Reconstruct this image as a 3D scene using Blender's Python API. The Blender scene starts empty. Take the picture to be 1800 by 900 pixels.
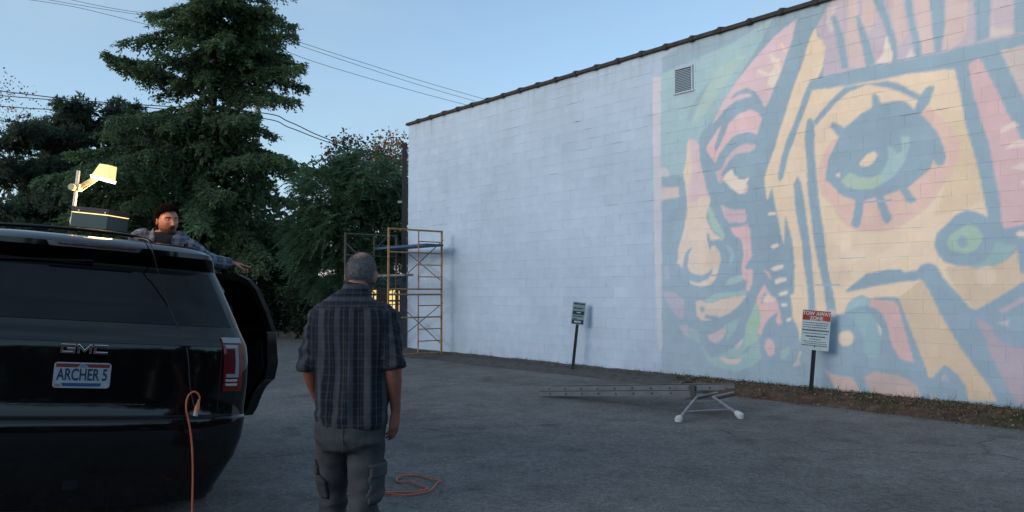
import bpy, bmesh, math, random
import numpy as np
from mathutils import Vector, Matrix, noise
SC = bpy.context.scene
COL = SC.collection
random.seed(7); RNG = np.random.default_rng(7)
R = math.radians

# ------------------------------------------------------------------ camera, sky, sun, exposure
cam = bpy.data.cameras.new('camera'); CAM = bpy.data.objects.new('camera', cam); COL.objects.link(CAM)
cam.lens = 28.0; cam.sensor_width = 36.0; cam.clip_start = 0.1; cam.clip_end = 2000
CAM.location = (0, 0, 1.52); CAM.rotation_euler = (R(90) + math.atan(64 / 1400), 0, 0)
SC.camera = CAM
SUN_EL, SUN_AZ = 15.0, 240.0
W = bpy.data.worlds.new('World'); SC.world = W; W.use_nodes = True
_n = W.node_tree.nodes; _l = W.node_tree.links
_sky = _n.new('ShaderNodeTexSky'); _sky.sky_type = 'NISHITA'; _sky.sun_disc = False
_sky.sun_elevation = R(SUN_EL); _sky.sun_rotation = R(SUN_AZ)
_sky.air_density = 1.0; _sky.dust_density = 0.3; _sky.ozone_density = 1.8
# thin high cloud veil over the whole dome
_tc = _n.new('ShaderNodeTexCoord'); _mp = _n.new('ShaderNodeMapping'); _mp.inputs['Scale'].default_value = (1.0, 1.0, 2.6)
_nz = _n.new('ShaderNodeTexNoise'); _nz.inputs['Scale'].default_value = 2.8; _nz.inputs['Detail'].default_value = 5; _nz.inputs['Roughness'].default_value = .55
_rm = _n.new('ShaderNodeMapRange'); _rm.inputs['From Min'].default_value = .42; _rm.inputs['From Max'].default_value = .75
_rm.inputs['To Min'].default_value = .25; _rm.inputs['To Max'].default_value = .95
_mx = _n.new('ShaderNodeMix'); _mx.data_type = 'RGBA'
_mx.inputs['B'].default_value = (1.74, 2.47, 3.16, 1)
_l.new(_tc.outputs['Generated'], _mp.inputs['Vector']); _l.new(_mp.outputs[0], _nz.inputs['Vector'])
_l.new(_nz.outputs['Fac'], _rm.inputs['Value']); _l.new(_rm.outputs[0], _mx.inputs['Factor'])
_l.new(_sky.outputs[0], _mx.inputs['A']); _l.new(_mx.outputs['Result'], _n['Background'].inputs['Color'])
_n['Background'].inputs['Strength'].default_value = 0.128
_sl = bpy.data.lights.new('sun', 'SUN'); _sl.energy = 0.8; _sl.angle = R(30); _sl.color = (1.0, .92, .84)
SUN = bpy.data.objects.new('sun', _sl); COL.objects.link(SUN)
_dir = Vector((math.sin(R(SUN_AZ)) * math.cos(R(SUN_EL)), math.cos(R(SUN_AZ)) * math.cos(R(SUN_EL)), math.sin(R(SUN_EL))))
SUN.rotation_euler = _dir.to_track_quat('Z', 'Y').to_euler(); SUN.location = _dir * 60
SC.view_settings.view_transform = 'Standard'; SC.view_settings.look = 'None'
SC.view_settings.exposure = 0.93; SC.view_settings.gamma = 1.0
SC.cycles.use_denoising = True
SC.cycles.max_bounces = 6; SC.cycles.transparent_max_bounces = 12

# ------------------------------------------------------------------ helpers
def tag(o, label=None, cat=None, group=None, kind=None):
    if label: o['label'] = label
    if cat: o['category'] = cat
    if group: o['group'] = group
    if kind: o['kind'] = kind
    return o

def empty(name, loc=(0, 0, 0), rot=(0, 0, 0), parent=None):
    o = bpy.data.objects.new(name, None); COL.objects.link(o)
    o.location = loc; o.rotation_euler = rot; o.empty_display_size = .1
    if parent: o.parent = parent
    return o

def link_mesh(name, me, mat, parent=None, smooth=False):
    if mat is not None and not me.materials: me.materials.append(mat)
    if smooth: me.shade_smooth()
    o = bpy.data.objects.new(name, me); COL.objects.link(o)
    if parent: o.parent = parent
    return o

def mesh_np(name, V, F, mat, parent=None, smooth=False):
    me = bpy.data.meshes.new(name)
    me.from_pydata([tuple(map(float, v)) for v in V], [], [tuple(map(int, f)) for f in F]); me.update()
    return link_mesh(name, me, mat, parent, smooth)

def fast_mesh(name, V, F, mat, parent=None, smooth=False, col=None, colname='tint'):
    """V (n,3) array, F (m,k) array with one k; col (n,3) optional colours."""
    me = bpy.data.meshes.new(name); V = np.asarray(V, np.float32); F = np.asarray(F, np.int32); k = F.shape[1]
    me.vertices.add(len(V)); me.vertices.foreach_set('co', V.ravel())
    me.loops.add(F.size); me.loops.foreach_set('vertex_index', F.ravel())
    me.polygons.add(len(F)); me.polygons.foreach_set('loop_start', np.arange(len(F), dtype=np.int32) * k)
    me.update(calc_edges=True)
    if not smooth: me.shade_flat()
    if col is not None:
        a = me.color_attributes.new(colname, 'FLOAT_COLOR', 'POINT')
        c = np.ones((len(V), 4), np.float32); c[:, :3] = col; a.data.foreach_set('color', c.ravel())
    return link_mesh(name, me, mat, parent, smooth)

class MB:
    """collects simple shapes into one mesh"""
    def __init__(self): self.v = []; self.f = []
    def add(self, V, F):
        b = len(self.v); self.v += [tuple(map(float, q)) for q in V]; self.f += [tuple(b + i for i in f) for f in F]; return self
    def box(self, c, s, M=None):
        x, y, z = [q / 2 for q in s]
        V = [Vector((i * x, j * y, k * z)) for i in (-1, 1) for j in (-1, 1) for k in (-1, 1)]
        if M is not None: V = [M @ q for q in V]
        V = [q + Vector(c) for q in V]
        return self.add(V, [(0, 1, 3, 2), (4, 6, 7, 5), (0, 4, 5, 1), (2, 3, 7, 6), (0, 2, 6, 4), (1, 5, 7, 3)])
    def tube(self, pts, r, n=8, caps=True):
        V, F = tube_geo(pts, r, n, caps); return self.add(V, F)
    def prism(self, poly, y0, y1, f=lambda x, y, z: (x, y, z)):
        """poly of (x,z), extruded from y0 to y1"""
        n = len(poly); V = [f(p[0], y0, p[1]) for p in poly] + [f(p[0], y1, p[1]) for p in poly]
        F = [tuple(range(n - 1, -1, -1)), tuple(range(n, 2 * n))] + [(i, (i + 1) % n, n + (i + 1) % n, n + i) for i in range(n)]
        return self.add(V, F)
    def lathe(self, prof, axis='x', n=24, c=(0, 0, 0)):
        """prof of (a, r) along axis"""
        V = []; F = []
        for a, r in prof:
            for i in range(n):
                t = 2 * math.pi * i / n; p, q = r * math.cos(t), r * math.sin(t)
                V.append({'x': (a, p, q), 'y': (p, a, q), 'z': (p, q, a)}[axis])
        V = [(v[0] + c[0], v[1] + c[1], v[2] + c[2]) for v in V]; m = len(prof)
        for j in range(m - 1):
            for i in range(n): F.append((j * n + i, j * n + (i + 1) % n, (j + 1) * n + (i + 1) % n, (j + 1) * n + i))
        F.append(tuple(range(n))[::-1]); F.append(tuple((m - 1) * n + i for i in range(n)))
        return self.add(V, F)
    def build(self, name, mat, parent=None, smooth=False, bevel=0):
        me = bpy.data.meshes.new(name); me.from_pydata(self.v, [], self.f); me.update()
        bm = bmesh.new(); bm.from_mesh(me); bmesh.ops.recalc_face_normals(bm, faces=bm.faces)
        if bevel: bmesh.ops.bevel(bm, geom=[e for e in bm.edges if len(e.link_faces) == 2 and e.calc_face_angle(0) > .6], offset=bevel, segments=2, affect='EDGES', profile=.7)
        bm.to_mesh(me); bm.free()
        o = link_mesh(name, me, mat, parent)
        if smooth:
            me.shade_smooth()
            try: me.set_sharp_from_angle(angle=R(40))
            except Exception: pass
        return o

def tube_geo(pts, r, n=8, caps=True):
    pts = [Vector(p) for p in pts]; m = len(pts)
    rs = [r] * m if isinstance(r, (int, float)) else list(r)
    V = []; F = []; up = None
    for i, p in enumerate(pts):
        t = (pts[min(i + 1, m - 1)] - pts[max(i - 1, 0)]).normalized()
        if up is None:
            up = Vector((0, 0, 1)) if abs(t.z) < .9 else Vector((0, 1, 0))
        a = (up - t * up.dot(t)).normalized(); b = t.cross(a); up = a
        q = rs[i]; qa, qb = (q, q) if isinstance(q, (int, float)) else q
        for k in range(n):
            th = 2 * math.pi * k / n; V.append(p + a * (qa * math.cos(th)) + b * (qb * math.sin(th)))
    for i in range(m - 1):
        for k in range(n): F.append((i * n + k, i * n + (k + 1) % n, (i + 1) * n + (k + 1) % n, (i + 1) * n + k))
    if caps: F.append(tuple(range(n))[::-1]); F.append(tuple((m - 1) * n + k for k in range(n)))
    return V, F

def spline(pts, k=6):
    """Catmull-Rom through pts"""
    P = [Vector(p) for p in pts]; P = [P[0] * 2 - P[1]] + P + [P[-1] * 2 - P[-2]]; out = []
    for i in range(1, len(P) - 2):
        for j in range(k):
            t = j / k; a, b, c, d = P[i - 1:i + 3]
            out.append(.5 * ((2 * b) + (c - a) * t + (2 * a - 5 * b + 4 * c - d) * t * t + (3 * b - a - 3 * c + d) * t ** 3))
    out.append(P[-2]); return out

def at(px, py, Y):
    """point at depth Y seen at photo pixel (used to measure positions in the place)"""
    p = math.atan(64 / 1400); a = (px - 900) / 1400; b = (450 - py) / 1400
    y = math.cos(p) - b * math.sin(p); z = math.sin(p) + b * math.cos(p)
    return Vector((a * Y / y, Y, 1.52 + z * Y / y))

def copy_tree(o, parent=None):
    c = o.copy(); COL.objects.link(c)
    if parent: c.parent = parent
    for ch in list(o.children): copy_tree(ch, c)
    return c

# ------------------------------------------------------------------ materials
MATS = {}
def mat(name, col, rough=.6, metal=0.0, spec=.5, noise_=None, bump=None, attr=None, emit=None, coat=0, alpha=None, coords='Object', sheen=0):
    """noise_ = (scale, darkest multiplier, brightest multiplier); bump = (scale, strength, distance)"""
    if name in MATS: return MATS[name]
    m = bpy.data.materials.new(name); m.use_nodes = True; nt = m.node_tree; b = nt.nodes['Principled BSDF']
    b.inputs['Roughness'].default_value = rough; b.inputs['Metallic'].default_value = metal
    b.inputs['Specular IOR Level'].default_value = spec; b.inputs['Coat Weight'].default_value = coat
    b.inputs['Coat Roughness'].default_value = .03; b.inputs['Sheen Weight'].default_value = sheen
    src = None
    tc = nt.nodes.new('ShaderNodeTexCoord')
    if attr:
        a = nt.nodes.new('ShaderNodeAttribute'); a.attribute_name = attr; src = a.outputs['Color']
    else:
        c = nt.nodes.new('ShaderNodeRGB'); c.outputs[0].default_value = (*col, 1); src = c.outputs[0]
    if noise_:
        nz = nt.nodes.new('ShaderNodeTexNoise'); nz.inputs['Scale'].default_value = noise_[0]; nz.inputs['Detail'].default_value = 6
        nz.inputs['Roughness'].default_value = .62
        nt.links.new(tc.outputs[coords], nz.inputs['Vector'])
        mr = nt.nodes.new('ShaderNodeMapRange'); mr.inputs['From Min'].default_value = .3; mr.inputs['From Max'].default_value = .7
        mr.inputs['To Min'].default_value = noise_[1]; mr.inputs['To Max'].default_value = noise_[2]
        nt.links.new(nz.outputs['Fac'], mr.inputs['Value'])
        mx = nt.nodes.new('ShaderNodeVectorMath'); mx.operation = 'SCALE'
        nt.links.new(src, mx.inputs[0]); nt.links.new(mr.outputs[0], mx.inputs['Scale']); src = mx.outputs[0]
    nt.links.new(src, b.inputs['Base Color'])
    if bump:
        nb = nt.nodes.new('ShaderNodeTexNoise'); nb.inputs['Scale'].default_value = bump[0]; nb.inputs['Detail'].default_value = 5
        nt.links.new(tc.outputs[coords], nb.inputs['Vector'])
        bp = nt.nodes.new('ShaderNodeBump'); bp.inputs['Strength'].default_value = bump[1]; bp.inputs['Distance'].default_value = bump[2]
        nt.links.new(nb.outputs['Fac'], bp.inputs['Height']); nt.links.new(bp.outputs[0], b.inputs['Normal'])
    if emit:
        b.inputs['Emission Color'].default_value = (*emit[0], 1); b.inputs['Emission Strength'].default_value = emit[1]
    MATS[name] = m; return m

def srgb(r, g, b):
    f = lambda c: c / 12.92 if c <= .04045 else ((c + .055) / 1.055) ** 2.4
    return (f(r / 255), f(g / 255), f(b / 255))

# the painted wall's own line: from its far corner A along D_W towards the viewer's right, N_W faces the lot
A_W = Vector((-2.81, 21.5, 0)); D_W = Vector((.640, -.768, 0)).normalized(); N_W = Vector((D_W.y, -D_W.x, 0))
def wp(u, v, o=0.0): return A_W + D_W * u + N_W * o + Vector((0, 0, v))
LOT = -.12
# the parked car's frame
CAR_H = R(30); CAR_O = Vector((-2.62, 4.73, .025)); CAR_ROLL = R(4.3)
CAR_R = Vector((math.cos(CAR_H), math.sin(CAR_H), 0)); CAR_F = Vector((-math.sin(CAR_H), math.cos(CAR_H), 0))
def ground_z(x, y):
    """the lot, level by the wall, banked up under the parked car"""
    s = (x - CAR_O.x) * CAR_R.x + (y - CAR_O.y) * CAR_R.y
    t = min(max((2.1 - s), 0), 4.0)
    w = t * t / (2 * .5) if t < .5 else t - .25
    fade = 1.0 if y < 12 else max(0, 1 - (y - 12) / 10)
    return LOT + .0752 * w * fade

# ------------------------------------------------------------------ ground
def ground_material():
    m = bpy.data.materials.new('asphalt'); m.use_nodes = True; nt = m.node_tree; N = nt.nodes; L = nt.links; b = N['Principled BSDF']
    tc = N.new('ShaderNodeTexCoord'); P = tc.outputs['Object']
    def nz(scale, det=4, rough=.6, dist=0):
        t = N.new('ShaderNodeTexNoise'); t.inputs['Scale'].default_value = scale; t.inputs['Detail'].default_value = det
        t.inputs['Roughness'].default_value = rough; t.inputs['Distortion'].default_value = dist; L.new(P, t.inputs['Vector']); return t
    def rng(src, a, b_, c, d):
        r = N.new('ShaderNodeMapRange'); r.inputs['From Min'].default_value = a; r.inputs['From Max'].default_value = b_
        r.inputs['To Min'].default_value = c; r.inputs['To Max'].default_value = d; L.new(src, r.inputs['Value']); return r.outputs[0]
    def math_(op, a, b_):
        q = N.new('ShaderNodeMath'); q.operation = op
        for i, s in enumerate((a, b_)):
            if isinstance(s, (int, float)): q.inputs[i].default_value = s
            else: L.new(s, q.inputs[i])
        return q.outputs[0]
    big = math_('MULTIPLY', rng(nz(.28, 5, .6, .6).outputs['Fac'], .3, .7, .72, 1.22), rng(nz(.9, 6, .75, 1.2).outputs['Fac'], .56, .66, 1.0, .80))
    mid = math_('MULTIPLY', rng(nz(2.6, 6, .75).outputs['Fac'], .3, .7, .74, 1.24), rng(nz(1.4, 3, .5, .8).outputs['Fac'], .58, .7, 1.0, .72))
    fine = math_('MULTIPLY', rng(nz(55, 3, .7).outputs['Fac'], .3, .7, .58, 1.44), rng(nz(16, 4, .8).outputs['Fac'], .3, .7, .66, 1.34))
    agg = rng(nz(240, 2, .6).outputs['Fac'], .35, .7, .7, 1.35)
    # cracks: warped cell borders, kept only in places
    warp = nz(.5, 5, .55); vm = N.new('ShaderNodeVectorMath'); vm.operation = 'SCALE'; vm.inputs['Scale'].default_value = 1.5
    L.new(warp.outputs['Color'], vm.inputs[0]); va = N.new('ShaderNodeVectorMath'); va.operation = 'ADD'; L.new(P, va.inputs[0]); L.new(vm.outputs[0], va.inputs[1])
    def crack(scale, wd, msk_scale, lo, hi, floor):
        vo = N.new('ShaderNodeTexVoronoi'); vo.feature = 'DISTANCE_TO_EDGE'; vo.inputs['Scale'].default_value = scale; L.new(va.outputs[0], vo.inputs['Vector'])
        c = rng(vo.outputs['Distance'], 0, wd, 1, 0); k = rng(nz(msk_scale, 3).outputs['Fac'], lo, hi, 0, 1)
        return math_('SUBTRACT', 1.0, math_('MULTIPLY', math_('MULTIPLY', c, k), 1 - floor))
    cr = math_('MULTIPLY', crack(.3, .009, .35, .44, .56, .5), crack(.75, .010, .4, .6, .68, .7))
    tot = math_('MULTIPLY', math_('MULTIPLY', math_('MULTIPLY', big, mid), math_('MULTIPLY', fine, agg)), cr)
    c = N.new('ShaderNodeRGB'); c.outputs[0].default_value = (.152, .146, .140, 1)
    sc = N.new('ShaderNodeVectorMath'); sc.operation = 'SCALE'; L.new(c.outputs[0], sc.inputs[0]); L.new(tot, sc.inputs['Scale'])
    L.new(sc.outputs[0], b.inputs['Base Color']); b.inputs['Roughness'].default_value = .92; b.inputs['Specular IOR Level'].default_value = .25
    bp = N.new('ShaderNodeBump'); bp.inputs['Strength'].default_value = .7; bp.inputs['Distance'].default_value = .006
    L.new(math_('ADD', fine, math_('MULTIPLY', agg, .5)), bp.inputs['Height']); L.new(bp.outputs[0], b.inputs['Normal'])
    return m

def ground():
    xs = np.unique(np.concatenate([np.linspace(-500, -30, 12), np.arange(-30, -6, 1.0), np.arange(-6, 12, .25), np.arange(12, 30, 1.), np.linspace(30, 500, 12)]))
    ys = np.unique(np.concatenate([np.linspace(-500, -6, 14), np.arange(-6, 14, .25), np.arange(14, 34, .5), np.linspace(34, 700, 16)]))
    V = []; F = []
    for j, y in enumerate(ys):
        for i, x in enumerate(xs):
            near = abs(x) < 25 and -5 < y < 30
            z = ground_z(x, y) + ((noise.noise(Vector((x * .35, y * .35, 0))) * .016 + noise.noise(Vector((x * 1.3, y * 1.3, 5))) * .004) if near else 0)
            V.append((x, y, z))
    n = len(xs)
    for j in range(len(ys) - 1):
        for i in range(n - 1): F.append((j * n + i, j * n + i + 1, (j + 1) * n + i + 1, (j + 1) * n + i))
    tag(mesh_np('parking_lot', V, F, ground_material(), smooth=True), kind='structure')
ground()

# the raised strip at the foot of the wall: asphalt hump at the far end, soil and fallen leaves at the near end
def verge():
    m = mat('verge_soil', (.085, .055, .034), .95, noise_=(5, .4, 1.5), bump=(30, 1, .02), coords='Object')
    ma = mat('verge_asphalt', (.062, .060, .058), .95, noise_=(7, .6, 1.3), bump=(40, 1, .015), coords='Object')
    us = np.arange(-1.5, 19.01, .14); prof = [(.02, .035), (.14, .03), (.28, .005), (.42, -.02), (.56, -.035), (.68, -.075), (.8, -.128), (.95, -.17)]
    for nm, sel, mt in (('asphalt_hump', us < 9.75, ma), ('soil_strip', us > 9.55, m)):
        uu = us[sel]; V = []; F = []; k = len(prof)
        for u in uu:
            grow = .86 + .2 * noise.noise(Vector((u * .6, 1, 0))) + (.0 if u < 9.7 else .06)
            for o, z in prof:
                q = wp(u, 0, o * grow); V.append((q.x, q.y, z + .018 * noise.noise(Vector((u * 2.5, o * 5, 0))) + .01 * noise.noise(Vector((u * 9, o * 14, 3))) ))
        for i in range(len(uu) - 1):
            for j in range(k - 1): F.append((i * k + j, i * k + j + 1, (i + 1) * k + j + 1, (i + 1) * k + j))
        tag(mesh_np(nm, V, F, mt, smooth=True), kind='structure')
verge()

def leaf_litter():
    V = []; F = []; C = []
    pal = np.array([(.16, .075, .03), (.10, .06, .035), (.22, .13, .06), (.07, .045, .03), (.19, .09, .03), (.26, .2, .12), (.05, .05, .03)])
    for k in range(6500):
        u = random.uniform(9.3, 18) if k < 5700 else random.uniform(.5, 9.5)
        o = abs(random.gauss(.0, .42)) + .04 if u < 9.5 else random.uniform(.04, .86) + (random.random() < .05) * random.uniform(0, .4)
        if u < 9.5: o = min(o, .35)
        q = wp(u, 0, o); z = np.interp(o, [.02, .28, .56, .68, .8, 1.0], [.05, .025, -.01, -.05, -.1, -.105]) + random.uniform(.0, .014)
        s = random.uniform(.009, .024); M = Matrix.Translation((q.x, q.y, z)) @ Matrix.Rotation(random.uniform(0, 6.3), 4, 'Z') @ Matrix.Rotation(random.gauss(0, .5), 4, 'X') @ Matrix.Rotation(random.gauss(0, .4), 4, 'Y')
        b = len(V)
        for p in ((-s, 0, 0), (0, -s * .55, s * .25), (s * 1.1, 0, .0), (0, s * .55, s * .25)): V.append(tuple(M @ Vector(p)))
        F.append((b, b + 1, b + 2, b + 3)); c = pal[random.randrange(7)] * random.uniform(.6, 1.15); C += [c] * 4
    for k in range(170):
        u = random.uniform(2, 17); o = .9 + abs(random.gauss(0, 1.6)); q = wp(u, 0, o); s = random.uniform(.010, .026); a = random.uniform(0, 6.3); b = len(V); z = ground_z(q.x, q.y) + .018
        for p in ((-s, 0), (0, -s * .5), (s * 1.1, 0), (0, s * .5)): V.append((q.x + p[0] * math.cos(a) - p[1] * math.sin(a), q.y + p[0] * math.sin(a) + p[1] * math.cos(a), z + random.uniform(0, .008)))
        F.append((b, b + 1, b + 2, b + 3)); C += [pal[random.randrange(7)] * random.uniform(.5, 1.1)] * 4
    tag(fast_mesh('leaf_litter', V, F, mat('dry_leaf', (.1, .06, .03), .9, attr='tint'), col=np.array(C)), 'brown fallen leaves scattered along the foot of the painted wall', 'leaves', kind='stuff')
    V = []; F = []; C = []
    for k in range(5200):
        if k < 3600: u = random.uniform(12.6, 18.5); o = random.choice((random.gauss(.62, .13), random.gauss(.45, .2)))
        elif k < 4600: u = random.uniform(9.6, 15); o = random.uniform(.02, .12)
        else: u = random.uniform(2, 9.6); o = random.uniform(.0, .07)
        if noise.noise(Vector((u * 1.1, o * 2, 9))) < -.05: continue
        q = wp(u, 0, max(o, .02)); z = np.interp(o, [.02, .28, .56, .68, .8, 1.0], [.03, .005, -.035, -.075, -.12, -.12])
        h = random.uniform(.02, .065) * (1 + 1.6 * (random.random() < .12)); w = random.uniform(.003, .006); a = random.uniform(0, 6.3); lx, ly = random.gauss(0, .4) * h, random.gauss(0, .4) * h
        b = len(V); dx, dy = w * math.cos(a), w * math.sin(a)
        V += [(q.x - dx, q.y - dy, z - .01), (q.x + dx, q.y + dy, z - .01), (q.x + lx, q.y + ly, z + h)]; F.append((b, b + 1, b + 2))
        C += [np.array((.045, .085, .028)) * random.uniform(.5, 1.2)] * 3
    tag(fast_mesh('grass_tufts', V, F, mat('grass', (.05, .09, .03), .8, attr='tint'), col=np.array(C)), 'sparse green grass tufts along the soil strip below the projected mural', 'grass', kind='stuff')
leaf_litter()

def far_kerb():
    m = mat('kerb_concrete', (.20, .17, .14), .9, noise_=(6, .6, 1.15), bump=(30, .6, .01))
    root = tag(empty('kerb', (-9.5, 29.6, LOT)), 'low weathered concrete kerb at the far edge of the lot', 'kerb')
    x = -14.0
    while x < 3.4:
        b = MB(); l = 1.78; b.box((x + l / 2 + 9.5, random.uniform(-.015, .015), .06), (l, .22, .26)); b.build('kerb_stone', m, root, bevel=.025); x += 1.8
    dm = mat('woodland_soil', (.028, .024, .018), .95, noise_=(2, .5, 1.4), bump=(12, 1, .05))
    xs = np.linspace(-60, 14, 60); ys = np.concatenate([np.linspace(29.72, 34, 8), np.linspace(36, 90, 12)]); V = []; F = []
    for y in ys:
        for x in xs: V.append((x, y, LOT + .1 + min(.25, (y - 29.7) * .05) + .06 * noise.noise(Vector((x * .6, y * .6, 2)))))
    for j in range(len(ys) - 1):
        for i in range(59): F.append((j * 60 + i, j * 60 + i + 1, (j + 1) * 60 + i + 1, (j + 1) * 60 + i))
    tag(mesh_np('woodland_ground', V, F, dm, smooth=True), kind='structure')
far_kerb()

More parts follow.
